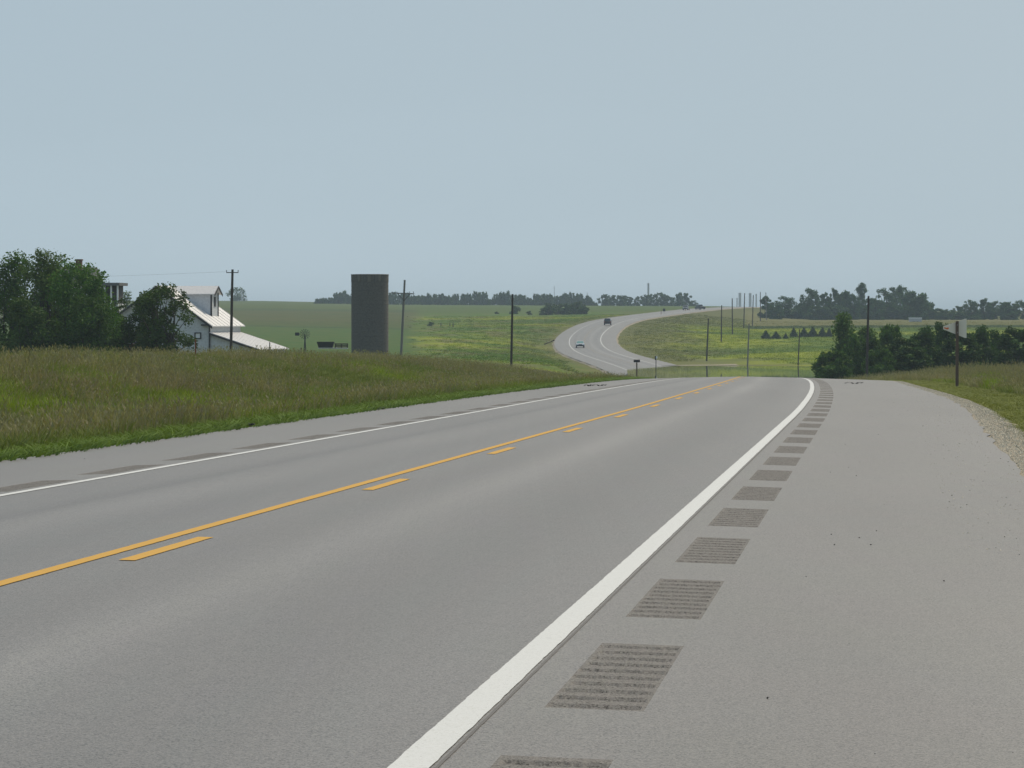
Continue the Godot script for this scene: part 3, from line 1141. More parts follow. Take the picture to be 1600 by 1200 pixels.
	for s in thick:
		var p := spot(s[0], s[1])
		var h: float = height_of(s[2], s[1]) - p.y
		var w: float = s[3] / F * s[1]
		var kind: int = s[4]
		if not proto.has(kind):
			proto[kind] = [tree("thicket_shrub", labels[kind], p, h, w, {"seed": 100 + kind, "clumps": 40, "clump": 0.15, "leaves": 7500, "leaf": 0.15, "stems": 3, "low": 0.02, "narrow": 0.05 if kind != 1 else 0.4, "tint": tints[kind], "category": "shrub", "group": "shrubs of the roadside thicket"}), h, w]
		else:
			var q: Array = proto[kind]
			copy_of(q[0], p, k * 2.1, Vector3(w / q[2], h / q[1], w / q[2]))
		k += 1
	# --- wood on the hill to the right
	var wood := [[1197, 462, 26, 0], [1228, 462, 36, 1], [1212, 476, 22, 2], [1252, 474, 24, 2], [1267, 449, 34, 1], [1288, 457, 24, 0], [1303, 450, 22, 0], [1320, 455, 28, 2], [1334, 458, 26, 1],
		[1347, 440, 27, 3], [1366, 466, 30, 2], [1386, 447, 44, 4], [1408, 445, 44, 1], [1430, 456, 40, 2], [1446, 470, 28, 2], [1462, 482, 26, 2], [1478, 483, 28, 1], [1497, 478, 26, 0], [1517, 468, 30, 1], [1538, 466, 26, 0], [1553, 470, 34, 1], [1576, 472, 34, 2], [1598, 467, 34, 4], [1240, 482, 30, 2], [1280, 478, 34, 2], [1352, 478, 40, 2], [1412, 478, 40, 2], [1310, 478, 34, 2], [1536, 486, 40, 2], [1500, 488, 34, 2], [1380, 476, 34, 2]]
	var wl := ["slim feathery tree in the wood on the hill beyond the meadow", "rounded full tree in the wood on the hill beyond the meadow", "low dense tree filling the edge of the wood beyond the meadow", "tall spire-topped tree standing above the wood beyond the meadow", "wide irregular tree with an open leaning top in the hilltop wood"]
	proto = {}
	k = 0
	for s in wood:
		var z := 1325.0 + 22.0 * sin(k * 2.3)
		var p := spot(s[0], z)
		var h := height_of(s[1], z) - p.y
		var w: float = 1.18 * s[2] / F * z
		var kind: int = s[3]
		if not proto.has(kind):
			proto[kind] = [tree("wood_tree", wl[kind], p, h, w, {"seed": 130 + kind, "clumps": [30, 36, 34, 30, 34][kind], "clump": [0.14, 0.165, 0.19, 0.12, 0.14][kind], "leaves": 4200, "leaf": 0.32, "low": 0.03, "narrow": [0.35, 0.05, 0.0, 0.55, 0.0][kind], "tint": Color(0.032, 0.070, 0.022), "group": "trees of the wood beyond the meadow"}), h, w]
		else:
			var q: Array = proto[kind]
			copy_of(q[0], p, k * 1.7, Vector3(w / q[2], h / q[1], w / q[2]))
		k += 1
	# --- far shelter belts
	var belts := [[498.0, 928.0, 10.5, "tree of the long hazy shelter belt beyond the field", "trees of the long far shelter belt", 1985.0], [944.0, 1084.0, 9.5, "tree of the short hazy shelter belt by the grey mast", "trees of the short far shelter belt", 1960.0]]
	for b in belts:
		var px: float = b[0]
		proto = {}
		while px < b[1]:
			var z: float = b[5] + rng.randf_range(-25, 25)
			var top: float = 460.0 + 3.5 * n1.get_noise_2d(px * 2.5, 3.0) * 2.0 + rng.randf_range(-2.0, 3.0)
			if px > b[1] - 16.0:
				top += (px - b[1] + 16.0) * 0.6
			if px < b[0] + 10.0:
				top += 3.0
			var p := spot(px, z)
			var h := height_of(top, z) - p.y
			var w := rng.randf_range(15.0, 22.0) / F * z
			var kind := k % 3
			if not proto.has(kind):
				proto[kind] = [tree("belt_tree", b[3], p, h, w, {"seed": 150 + kind + int(px), "clumps": 26, "clump": 0.17, "leaves": 1300, "leaf": 0.42, "low": 0.02, "narrow": 0.1, "tint": Color(0.038, 0.070, 0.026), "group": b[4]}), h, w]
			else:
				var q: Array = proto[kind]
				copy_of(q[0], p, k * 1.3, Vector3(w / q[2], h / q[1], w / q[2]))
			px += b[2] * rng.randf_range(0.75, 1.25)
			k += 1
	# --- bushes on the far slope left of the road
	var first: Node3D = null
	var fh := 1.0
	var fw := 1.0
	for s in [[856.0, 1290.0, 474.0, 22.0], [872.0, 1300.0, 475.0, 24.0], [888.0, 1290.0, 474.0, 24.0], [902.0, 1285.0, 472.0, 24.0], [911.0, 1280.0, 476.0, 18.0]]:
		var p := spot(s[0], s[1])
		var h: float = height_of(s[2], s[1]) - p.y
		var w: float = s[3] / F * s[1]
		if first == null:
			first = tree("field_bush", "rounded green bush in the clump beside the far curve of the highway", p, h, w, {"seed": 180, "clumps": 26, "clump": 0.22, "leaves": 1600, "leaf": 0.34, "low": 0.02, "narrow": 0.0, "tint": Color(0.040, 0.068, 0.026), "category": "bush", "group": "bush clump beside the far curve"})
			fh = h
			fw = w
		else:
			copy_of(first, p, s[0], Vector3(w / fw, h / fh, w / fw))
	var lone := [[805.0, 1330.0, 478.0, 16.0, "lone round bush just behind the bare dark pole"], [827.0, 1300.0, 486.0, 9.0, "small bush between the bare pole and the bush clump"], [776.0, 1330.0, 487.0, 7.0, "tiny bush on the field edge between the silo's pole and the bare pole"], [673.0, 1010.0, 503.0, 10.0, "small bush on the field track beside the fence posts"]]
	for s in lone:
		var p := spot(s[0], s[1])
		var h: float = height_of(s[2], s[1]) - p.y
		var w: float = s[3] / F * s[1]
		var c := copy_of(first, p, s[0], Vector3(w / fw, h / fh, w / fw), s[4], "lone bushes on the far slope")
	# --- evergreens
	var ev: Node3D = null
	for s in [[1196.6, 517.0, 15.0], [1212.5, 518.0, 14.0], [1227.6, 520.5, 8.5], [1240.0, 512.0, 12.0], [1256.0, 512.0, 14.0], [1270.0, 511.0, 15.0], [1285.0, 512.0, 14.0], [1295.5, 513.0, 11.0]]:
		var z := 885.0 if s[0] < 1230.0 else 905.0
		var p := spot(s[0], z)
		var h: float = height_of(s[1], z) - p.y
		var w: float = s[2] / F * z
		if ev == null:
			ev = evergreen(p, h, w)
			fh = h
			fw = w
		else:
			copy_of(ev, p, s[0], Vector3(w / fw, h / fh, w / fw))

# ------------------------------------------------------------------ farm
func build_farm() -> void:
	# barn: gable end towards the road, ridge running away to the right
	var zb := 330.0
	var px := zb / F                       # metres per photograph pixel here
	var base := -2.4
	var barn := thing("barn", "white barn with tin roof, big roof dormer and lean-to shed", "barn", Vector3(at_pixel(246.0, zb), base, -zb), deg_to_rad(-10.5))
	var hw := 84.0 * px                    # half width
	var eave := height_of(507.0, zb) - base
	var ridge := height_of(448.0, zb) - base
	var L := 11.0
	var st := begin()
	extrude(st, PackedVector2Array([Vector2(-hw, -0.4), Vector2(hw, -0.4), Vector2(hw, eave), Vector2(0, ridge - 0.06), Vector2(-hw, eave)]), 0.0, -L)
	part(st, "wall", M.white_wall, barn)
	# roof slopes with overhang
	var rs := (ridge - eave) / hw
	for s in [-1.0, 1.0]:
		st = begin()
		var oh := 0.35
		var a := Vector2(0, ridge + 0.03)
		var b := Vector2(s * (hw + oh), eave - rs * oh + 0.03)
		extrude(st, PackedVector2Array([a, b, b + Vector2(0, 0.09), a + Vector2(0, 0.09)]), 0.35, -L - 0.35)
		var roof := part(st, "roof", M.tin_roof, barn)
		st = begin()
		extrude(st, PackedVector2Array([a + Vector2(0, 0.06), b + Vector2(0, 0.06), b + Vector2(0, -0.17), a + Vector2(0, -0.17)]), 0.36, 0.43)
		part(st, "rake_board", M.dark_trim, roof)
		# standing seams
		for k in 9:
			st = begin()
			var z := 0.2 - k * (L + 0.4) / 8.0
			extrude(st, PackedVector2Array([a + Vector2(0, 0.085), b + Vector2(0, 0.085), b + Vector2(0, 0.125), a + Vector2(0, 0.125)]), z, z - 0.06)
			part(st, "seam", M.tin_roof, roof)
	st = begin()
	box(st, Vector3(hw + 0.02, eave * 0.5 - 0.2, 0.06), Vector3(0.12, eave + 0.3, 0.10))
	part(st, "corner_board", M.dark_trim, barn)
	st = begin()
	box(st, Vector3(hw - 0.3, eave - 0.05, 0.22), Vector3(0.75, 0.14, 0.4))
	part(st, "eave_return", M.dark_trim, barn)
	# window in the gable wall
	var wx := (311.5 - 246.0) * px
	var wy := height_of(524.5, zb) - base
	var fr := begin()
	for q in [[0.0, 0.25, 0.62, 0.10], [0.0, -0.25, 0.62, 0.10], [0.26, 0.0, 0.10, 0.42], [-0.26, 0.0, 0.10, 0.42]]:
		box(fr, Vector3(wx + q[0], wy + q[1], 0.04), Vector3(q[2], q[3], 0.10))
	var wf := part(fr, "window", M.dark_trim, barn)
	st = begin()
	box(st, Vector3(wx, wy, 0.02), Vector3(0.42, 0.40, 0.05))
	part(st, "pane", M.white_paint, wf)
	# dormer with its own gable, its ridge square to the barn's
	var dr := ridge + 0.02
	var dfront := (314.0 - 246.0) * px        # how far the face stands out from the ridge
	var dz := -5.2
	var dw := 1.15
	var deave := height_of(458.0, zb) - base
	st = begin()
	var prof := PackedVector2Array([Vector2(-dw, ridge - rs * dfront - 0.1), Vector2(dw, ridge - rs * dfront - 0.1), Vector2(dw, deave), Vector2(0, dr - 0.05), Vector2(-dw, deave)])
	var tmp := begin()
	extrude(tmp, prof, 0.0, dfront)
	var dm := part(tmp, "dormer", M.white_wall, barn)
	dm.position = Vector3(0, 0, dz)
	dm.rotation.y = PI / 2
	for s in [-1.0, 1.0]:
		st = begin()
		var a := Vector2(0, dr + 0.02)
		var b := Vector2(s * (dw + 0.22), deave - 0.12)
		extrude(st, PackedVector2Array([a, b, b + Vector2(0, 0.08), a + Vector2(0, 0.08)]), 0.0, dfront + 0.35)
		part(st, "dormer_roof", M.tin_roof, dm)
		st = begin()
		extrude(st, PackedVector2Array([a + Vector2(0, 0.06), b + Vector2(0, 0.06), b + Vector2(0, -0.14), a + Vector2(0, -0.14)]), dfront + 0.36, dfront + 0.42)
		part(st, "rake_board", M.dark_trim, dm)
		st = begin()
		box(st, Vector3(s * dw, (deave + ridge - rs * dfront) * 0.5, dfront), Vector3(0.14, deave - (ridge - rs * dfront), 0.14))
		part(st, "corner_board", M.dark_trim, dm)
	st = begin()
	box(st, Vector3(0, deave - 0.75, dfront + 0.03), Vector3(0.5, 0.9, 0.06))
	part(st, "hatch", M.dark_trim, dm)
	# lean-to shed on the right-hand side
	var lw := (408.0 - 332.0) * px
	var ltop := height_of(520.5, zb) - base
	var llow := height_of(545.5, zb) - base
	st = begin()
	extrude(st, PackedVector2Array([Vector2(hw + 0.01, -0.4), Vector2(hw + lw, -0.4), Vector2(hw + lw, llow - 0.1), Vector2(hw + 0.01, ltop - 0.1)]), -0.02, -L + 0.5)
	part(st, "lean_to_wall", M.white_wall, barn)
	st = begin()
	var la := Vector2(hw + 0.07, ltop - 0.02)
	var lb := Vector2(hw + lw + 0.3, llow - 0.08)
	extrude(st, PackedVector2Array([la, lb, lb + Vector2(0, 0.09), la + Vector2(0, 0.09)]), 0.3, -L + 0.2)
	var lr := part(st, "lean_to_roof", M.tin_roof, barn)
	st = begin()
	extrude(st, PackedVector2Array([la + Vector2(0, 0.06), lb + Vector2(0, 0.06), lb + Vector2(0, -0.12), la + Vector2(0, -0.12)]), 0.31, 0.36)
	part(st, "rake_board", M.dark_trim, lr)
	for k in 9:
		st = begin()
		var z := 0.15 - k * (L - 0.3) / 8.0
		extrude(st, PackedVector2Array([la + Vector2(0, 0.085), lb + Vector2(0, 0.085), lb + Vector2(0, 0.125), la + Vector2(0, 0.125)]), z, z - 0.06)
		part(st, "seam", M.tin_roof, lr)

	# farmhouse behind the grove
	var zh := 350.0
	var ph := zh / F
	var house := thing("farmhouse", "grey-roofed white farmhouse with chimney, mostly hidden by the grove", "house", Vector3(at_pixel(105.0, zh), -2.4, -zh), deg_to_rad(-6.0))
	var hr := height_of(417.0, zh) + 2.4
	var he := height_of(448.0, zh) + 2.4
	st = begin()
	box(st, Vector3(0, he * 0.5 - 0.2, -3.4), Vector3(4.1, he + 0.4, 6.4))
	part(st, "wall", M.white_wall, house)
	# hip roof
	st = begin()
	var q := [Vector3(-2.3, he, 0.15), Vector3(2.3, he, 0.15), Vector3(2.3, he, -6.95), Vector3(-2.3, he, -6.95), Vector3(-1.8, hr, -2.6), Vector3(2.1, hr, -2.6), Vector3(2.1, hr, -3.8), Vector3(-1.8, hr, -3.8)]
	quad(st, q[0], q[4], q[5], q[1]); quad(st, q[1], q[5], q[6], q[2]); quad(st, q[2], q[6], q[7], q[3]); quad(st, q[3], q[7], q[4], q[0]); quad(st, q[4], q[7], q[6], q[5]); quad(st, q[0], q[1], q[2], q[3])
	var hroof := part(st, "roof", M.shingle, house)
	st = begin()
	box(st, Vector3((116.0 - 105.0) * ph, hr + 0.2, -2.2), Vector3(0.55, 1.1, 0.55))
	box(st, Vector3((116.0 - 105.0) * ph, hr + 0.70, -2.2), Vector3(0.66, 0.14, 0.66))
	part(st, "chimney", M.brick_red, hroof)
	for wq in [[-1.4, 3.9], [0.9, 3.9], [-1.4, 1.3], [0.9, 1.3]]:
		st = begin()
		box(st, Vector3(wq[0], wq[1], -0.17), Vector3(0.9, 1.4, 0.10))
		var wn := part(st, "window", M.white_paint, house)
		st = begin()
		box(st, Vector3(wq[0], wq[1], -0.14), Vector3(0.7, 1.2, 0.08))
		part(st, "pane", M.glass_dark, wn)
	# porch wing on the right
	var wx0 := (150.0 - 105.0) * ph
	var wx1 := (184.0 - 105.0) * ph
	var wt := height_of(444.0, zh) + 2.4
	st = begin()
	box(st, Vector3((wx0 + wx1) * 0.5, wt * 0.36, -2.4), Vector3(wx1 - wx0, wt * 0.72 + 0.4, 3.6))
	part(st, "wing_wall", M.white_wall, house)
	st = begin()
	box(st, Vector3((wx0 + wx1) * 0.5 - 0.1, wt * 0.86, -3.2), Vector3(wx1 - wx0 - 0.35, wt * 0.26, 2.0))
	part(st, "porch_shade", M.dark_trim, house)  # dark box painted in for the shade inside the open porch
	for k in 4:
		st = begin()
		box(st, Vector3(lerpf(wx0 + 0.1, wx1 - 0.08, k / 3.0), wt * 0.855, -0.75), Vector3(0.14, wt * 0.26, 0.14))
		part(st, "porch_post", M.white_paint, house)
	st = begin()
	box(st, Vector3((wx0 + wx1) * 0.5, wt, -2.4), Vector3(wx1 - wx0 + 0.3, 0.28, 3.9))
	part(st, "porch_roof", M.shingle, house)

	# silo of concrete staves, open top
	var zs := 400.0
	var sx := at_pixel(578.0, zs)
	var sb := -2.5
	var sr := 29.0 / F * zs
	var stp := height_of(429.0, zs) - sb
	var silo := thing("silo", "dark roofless concrete stave silo standing alone", "silo", Vector3(sx, sb, -zs))
	st = begin()
	var sides := 40
	var band := stp - 0.72
	st.set_smooth_group(1)
	for k in sides:
		var t0 := TAU * k / sides
		var t1 := TAU * (k + 1) / sides
		var d0 := Vector3(cos(t0), 0, sin(t0))
		var d1 := Vector3(cos(t1), 0, sin(t1))
		quad(st, d0 * sr + Vector3.DOWN * 0.3, d0 * sr + Vector3.UP * band, d1 * sr + Vector3.UP * band, d1 * sr + Vector3.DOWN * 0.3)
		quad(st, d0 * (sr - 0.12) + Vector3.UP * stp * 0.2, d1 * (sr - 0.12) + Vector3.UP * stp * 0.2, d1 * (sr - 0.12) + Vector3.UP * band, d0 * (sr - 0.12) + Vector3.UP * band)
	part(st, "wall", M.stave, silo)
	# top course of separate staves with weathered ends
	for k in 32:
		st = begin()
		var t := TAU * k / 32.0
		var low := band - 0.02 - (0.0 if k % 2 else 0.08)
		box(st, Vector3(cos(t), 0, sin(t)) * (sr - 0.05) + Vector3.UP * (low + stp) * 0.5, Vector3(0.13, stp - low, TAU * sr / 32.0 * 0.90), Basis(Vector3.UP, -t))
		part(st, "stave", M.stave_light if (k * 7) % 11 < 3 else M.stave, silo)
	st = begin()
	for k in 40:
		var t0 := TAU * k / 40.0
		var t1 := TAU * (k + 1) / 40.0
		tube(st, Vector3(cos(t0) * sr, stp - 0.03, sin(t0) * sr), Vector3(cos(t1) * sr, stp - 0.03, sin(t1) * sr), 0.06, 0.06, 5, true, false)
	part(st, "rim", M.hoop, silo)
	for h in 17:
		st = begin()
		var y := 0.3 + h * (band - 0.35) / 16.0
		for k in 40:
			var t0 := TAU * k / 40.0
			var t1 := TAU * (k + 1) / 40.0
			tube(st, Vector3(cos(t0) * sr, y, sin(t0) * sr) * Vector3(1.004, 1, 1.004), Vector3(cos(t1) * sr, y, sin(t1) * sr) * Vector3(1.004, 1, 1.004), 0.018, 0.018, 4, true, false)
		part(st, "hoop", M.hoop, silo)

	# little yard windmill
	var zw := 395.0
	var wp := spot(476.5, zw)
	var hub := height_of(522.0, zw) - wp.y
	var mill := thing("yard_windmill", "small farmyard windmill with round fan and tail vane", "windmill", wp)
	st = begin()
	for q2 in [[-1, -1], [1, -1], [-1, 1], [1, 1]]:
		tube(st, Vector3(q2[0] * 0.28, -0.2, q2[1] * 0.28), Vector3(0, hub, 0), 0.025, 0.02, 5)
	tube(st, Vector3(0, -0.2, 0), Vector3(0, hub, 0), 0.07, 0.05, 6)
	part(st, "tower", M.dark_steel, mill)
	for k in 14:
		st = begin()
		var t := TAU * k / 14.0
		var dirn := Vector3(cos(t), sin(t), 0)
		var sd := Vector3(-sin(t), cos(t), 0)
		var c0 := Vector3(0, hub, 0.15)
		quad(st, c0 + dirn * 0.14 - sd * 0.02, c0 + dirn * 0.58 - sd * 0.035 + Vector3(0, 0, 0.03), c0 + dirn * 0.58 + sd * 0.035 - Vector3(0, 0, 0.03), c0 + dirn * 0.14 + sd * 0.02)
		part(st, "blade", M.dark_steel, mill)
	st = begin()
	tube(st, Vector3(0, hub, 0.2), Vector3(-0.05, hub, -0.1), 0.07, 0.07, 8)
	part(st, "hub", M.dark_steel, mill)
	st = begin()
	tube(st, Vector3(0, hub, 0.0), Vector3(-0.7, hub, -0.25), 0.02, 0.02, 5)
	box(st, Vector3(-0.86, hub, -0.3), Vector3(0.5, 0.34, 0.02), Basis(Vector3.UP, -0.34))
	part(st, "tail_vane", M.dark_steel, mill)

	# hopper wagon and slatted trailer beside the silo
	var zt := 385.0
	var pt := zt / F
	var g0 := spot(509.0, zt)
	var bed := height_of(543.0, zt) - g0.y
	var wag := thing("hopper_wagon", "dark hopper wagon with flared sides parked beside the silo", "wagon", g0)
	st = begin()
	var hl := 13.5 * pt
	var ht := height_of(534.0, zt) - g0.y
	for s in [-1.0, 1.0]:
		quad(st, Vector3(-hl * 0.8, bed, s * 0.6), Vector3(-hl, ht, s * 1.0), Vector3(hl, ht, s * 1.0), Vector3(hl * 0.8, bed, s * 0.6))
		quad(st, Vector3(s * hl * 0.8, bed, -0.6), Vector3(s * hl, ht, -1.0), Vector3(s * hl, ht, 1.0), Vector3(s * hl * 0.8, bed, 0.6))
	quad(st, Vector3(-hl * 0.8, bed, -0.6), Vector3(hl * 0.8, bed, -0.6), Vector3(hl * 0.8, bed, 0.6), Vector3(-hl * 0.8, bed, 0.6))
	part(st, "hopper", M.dark_steel, wag)
	st = begin()
	box(st, Vector3(0.2, bed - 0.06, 0.0), Vector3(hl * 2.1, 0.10, 1.3))
	part(st, "frame", M.galvanised, wag)
	for s in [[-0.62, -0.7], [0.62, -0.7], [-0.62, 0.7], [0.62, 0.7]]:
		st = begin()
		tube(st, Vector3(s[0], 0.36, s[1] - 0.11), Vector3(s[0], 0.36, s[1] + 0.11), 0.37, 0.37, 14)
		part(st, "wheel", M.rubber, wag)
	var g1 := spot(533.5, zt)
	var tra := thing("slatted_trailer", "low farm trailer with open slatted sides between the wagon and silo", "trailer", g1)
	var tl := 10.0 * pt
	var tt := height_of(536.5, zt) - g1.y
	var tb := height_of(543.5, zt) - g1.y
	st = begin()
	box(st, Vector3(0, tb - 0.05, 0), Vector3(tl * 2.0, 0.10, 1.5))
	part(st, "bed", M.galvanised, tra)
	for s in [-0.72, 0.72]:
		for k in 3:
			st = begin()
			box(st, Vector3(0, lerpf(tb + 0.1, tt - 0.06, k / 2.0), s), Vector3(tl * 2.0, 0.10, 0.03))
			part(st, "slat", M.pole, tra)
		for k in 3:
			st = begin()
			box(st, Vector3(lerpf(-tl + 0.05, tl - 0.05, k / 2.0), (tb + tt) * 0.5, s * 1.04), Vector3(0.07, tt - tb, 0.05))
			part(st, "stake", M.pole, tra)
	for s in [-0.8, 0.8]:
		st = begin()
		tube(st, Vector3(0.1, 0.33, s - 0.1), Vector3(0.1, 0.33, s + 0.1), 0.34, 0.34, 14)
		part(st, "wheel", M.rubber, tra)

	# rusty trough at the barn's foot
	var zr := 300.0
	var tr := thing("rusty_tank", "rusty red overturned half-round tank in front of the barn", "tank", Vector3(at_pixel(208.0, zr), -2.2, -zr))
	st = begin()
	var top := height_of(537.0, zr) + 2.2
	for k in 10:
		var a0 := PI * k / 10.0
		var a1 := PI * (k + 1) / 10.0
		var A := Vector3(0, sin(a0) * top, cos(a0) * 0.8)
		var B := Vector3(0, sin(a1) * top, cos(a1) * 0.8)
		var X := Vector3(0.8, 0, 0)
		quad(st, A - X, A + X, B + X, B - X)
		for s in [-1.0, 1.0]:
			st.add_vertex(X * s); st.add_vertex(A + X * s); st.add_vertex(B + X * s)
	part(st, "shell", M.rust, tr)
	for k in 3:
		st = begin()
		for j in 10:
			var a0 := PI * j / 10.0
			var a1 := PI * (j + 1) / 10.0
			var x := -0.7 + 0.7 * k
			tube(st, Vector3(x, sin(a0) * top, cos(a0) * 0.8), Vector3(x, sin(a1) * top, cos(a1) * 0.8), 0.03, 0.03, 4, true, false)
		part(st, "rib", M.rust, tr)

	# white trailer in front of the wood on the right
	var zc := 1240.0
	var cp := spot(1430.0, zc)
	cp.y = height_of(504.5, zc)
	var cab := thing("box_trailer", "small white box trailer parked before the hilltop wood", "trailer", cp)
	st = begin()
	box(st, Vector3(0, 0.95, 0), Vector3(4.2, 1.2, 2.0))
	part(st, "body", paint(0.45, 0.45, 0.46, 0.6), cab)
	st = begin()
	box(st, Vector3(0, 1.66, 0), Vector3(4.4, 0.34, 2.2))
	part(st, "roof", M.white_paint, cab)
	for s in [[-0.5, -0.9], [0.5, -0.9], [-0.5, 0.9], [0.5, 0.9]]:
		st = begin()
		tube(st, Vector3(s[0], 0.3, s[1] - 0.1), Vector3(s[0], 0.3, s[1] + 0.1), 0.32, 0.32, 12)
		part(st, "wheel", M.rubber, cab)

# ------------------------------------------------------------------ poles, posts, signs
func pole(px: float, z: float, top_px: float, top_row: float, label: String, arm := 0, r0 := 0.15, mat: Material = null) -> Node3D:
	if mat == null:
		mat = M.pole
	var p := spot(px, z)
	p.y -= 0.1
	var t := thing("utility_pole", label, "utility pole", p, 0.0, "wooden utility poles")
	var top := Vector3(at_pixel(top_px, z), height_of(top_row, z), -z) - p
	var st := begin()
	tube(st, Vector3(0, -0.3, 0), top * 0.5, r0 * 1.12, r0, 9)
	tube(st, top * 0.5, top, r0, r0 * 0.82, 9)
	part(st, "shaft", mat, t)
	if arm == 1:
		# short arm with two insulators on bent pins
		st = begin()
		var y := top.y - 5.0 / F * z
		box(st, Vector3(top.x, y, 0.16), Vector3(19.0 / F * z, 0.07, 0.09))
		var a := part(st, "crossarm", mat, t)
		for s in [-1.0, 1.0]:
			st = begin()
			var x: float = top.x + s * 9.0 / F * z
			tube(st, Vector3(x, y, 0.16), Vector3(x, y + 0.16, 0.16), 0.02, 0.02, 5)
			tube(st, Vector3(x, y + 0.1, 0.16), Vector3(x, y + 0.2, 0.16), 0.05, 0.03, 7)
			part(st, "insulator", M.dark_steel, a)
	elif arm == 2:
		st = begin()
		var y := height_of(458.5, z) - p.y
		var cx: float = top.x * y / top.y
		var l := -20.0 / F * z
		var rr := 16.0 / F * z
		var bs := Basis(Vector3.FORWARD, 0.045)
		box(st, Vector3(cx + (l + rr) * 0.5, y, 0.2), Vector3(rr - l, 0.13, 0.12), bs)
		var a := part(st, "crossarm", mat, t)
		for s in [-1.0, 1.0]:
			st = begin()
			tube(st, Vector3(cx + s * 0.75, y - 0.03, 0.24), Vector3(cx, y - 0.85, 0.17), 0.035, 0.035, 5)
			part(st, "brace", M.dark_steel, a)
		for x in [l + 0.1, l * 0.55, rr * 0.55, rr - 0.1]:
			st = begin()
			tube(st, Vector3(cx + x, y + 0.05, 0.2), Vector3(cx + x, y + 0.22, 0.2), 0.045, 0.03, 6)
			part(st, "insulator", M.dark_steel, a)
	return t

func build_poles() -> void:
	pole(360.0, 305.0, 363.5, 421.0, "dark pole with short crossarm in front of the barn roof", 1, 0.12)
	pole(626.0, 430.0, 632.5, 437.5, "leaning pole with long braced crossarm beside the silo", 2, 0.14, M.pole_grey)
	pole(798.5, 330.0, 801.0, 459.5, "bare dark pole without crossarm between the silo and the curve", 0, 0.105)
	for q in [[354.5, 424.5, "thin power wire sagging from the barn pole towards the farmhouse grove"]]:
		var st := begin()
		var a := Vector3(at_pixel(q[0], 305.0), height_of(q[1], 305.0), -305.0 + 0.16)
		var b := a + Vector3(-60.0, 0.3, -30.0)
		for k in 14:
			var u := k / 14.0
			var v := (k + 1) / 14.0
			tube(st, a.lerp(b, u) + Vector3.DOWN * 2.6 * u * (1.0 - u), a.lerp(b, v) + Vector3.DOWN * 2.6 * v * (1.0 - v), 0.005, 0.005, 4, true, false)
		var o := part(st, "power_wire", M.dark_steel, self)
		tag(o, q[2], "wire")
	var line := [[1104.0, 690.0, 1107.0, 497.5], [1127.0, 860.0, 1127.5, 477.0], [1144.5, 945.0, 1144.0, 466.0], [1162.0, 1050.0, 1163.5, 458.0], [1175.5, 1130.0, 1177.0, 461.0], [1188.0, 1240.0, 1188.0, 456.0], [1197.5, 1280.0, 1196.5, 457.0]]
	var names := ["bare pole at the foot of the meadow slope, first of the line climbing the hill", "bare pole second up the hill in the line beside the highway", "bare pole third up the hill in the line beside the highway", "bare pole fourth up the hill in the line beside the highway", "bare pole fifth up the hill in the line beside the highway", "bare pole at the hilltop standing behind the wood's first tree", "pale pole standing in front of the wood's first tree"]
	for k in line.size():
		var l: Array = line[k]
		pole(l[0], l[1], l[2], l[3], names[k], 0, 0.15, M.pole_grey if k == 6 else M.pole)
	pole(1168.0, 610.0, 1170.5, 506.0, "short grey bare pole in the middle of the meadow's foot", 0, 0.12, M.pole_grey)
	pole(1247.0, 612.0, 1249.5, 514.5, "short bare pole on the meadow beside the thicket", 0, 0.10)
	pole(1354.0, 362.0, 1357.0, 462.5, "tall dark bare pole rising out of the thicket", 0, 0.12)

func post(called: String, label: String, category: String, px: float, z: float, row: float, w: float, m: Material, group := "") -> void:
	var p := spot(px, z)
	var h := height_of(row, z) - p.y
	var t := thing(called, label, category, p, 0.3, group)
	var st := begin()
	tube(st, Vector3(0, -0.3, 0), Vector3(0, h, 0), w, w * 0.9, 7)
	part(st, "shaft", m, t)
	st = begin()
	tube(st, Vector3(0, h, 0), Vector3(0, h + w * 0.8, 0), w * 0.9, w * 0.3, 7)
	part(st, "cap", m, t)

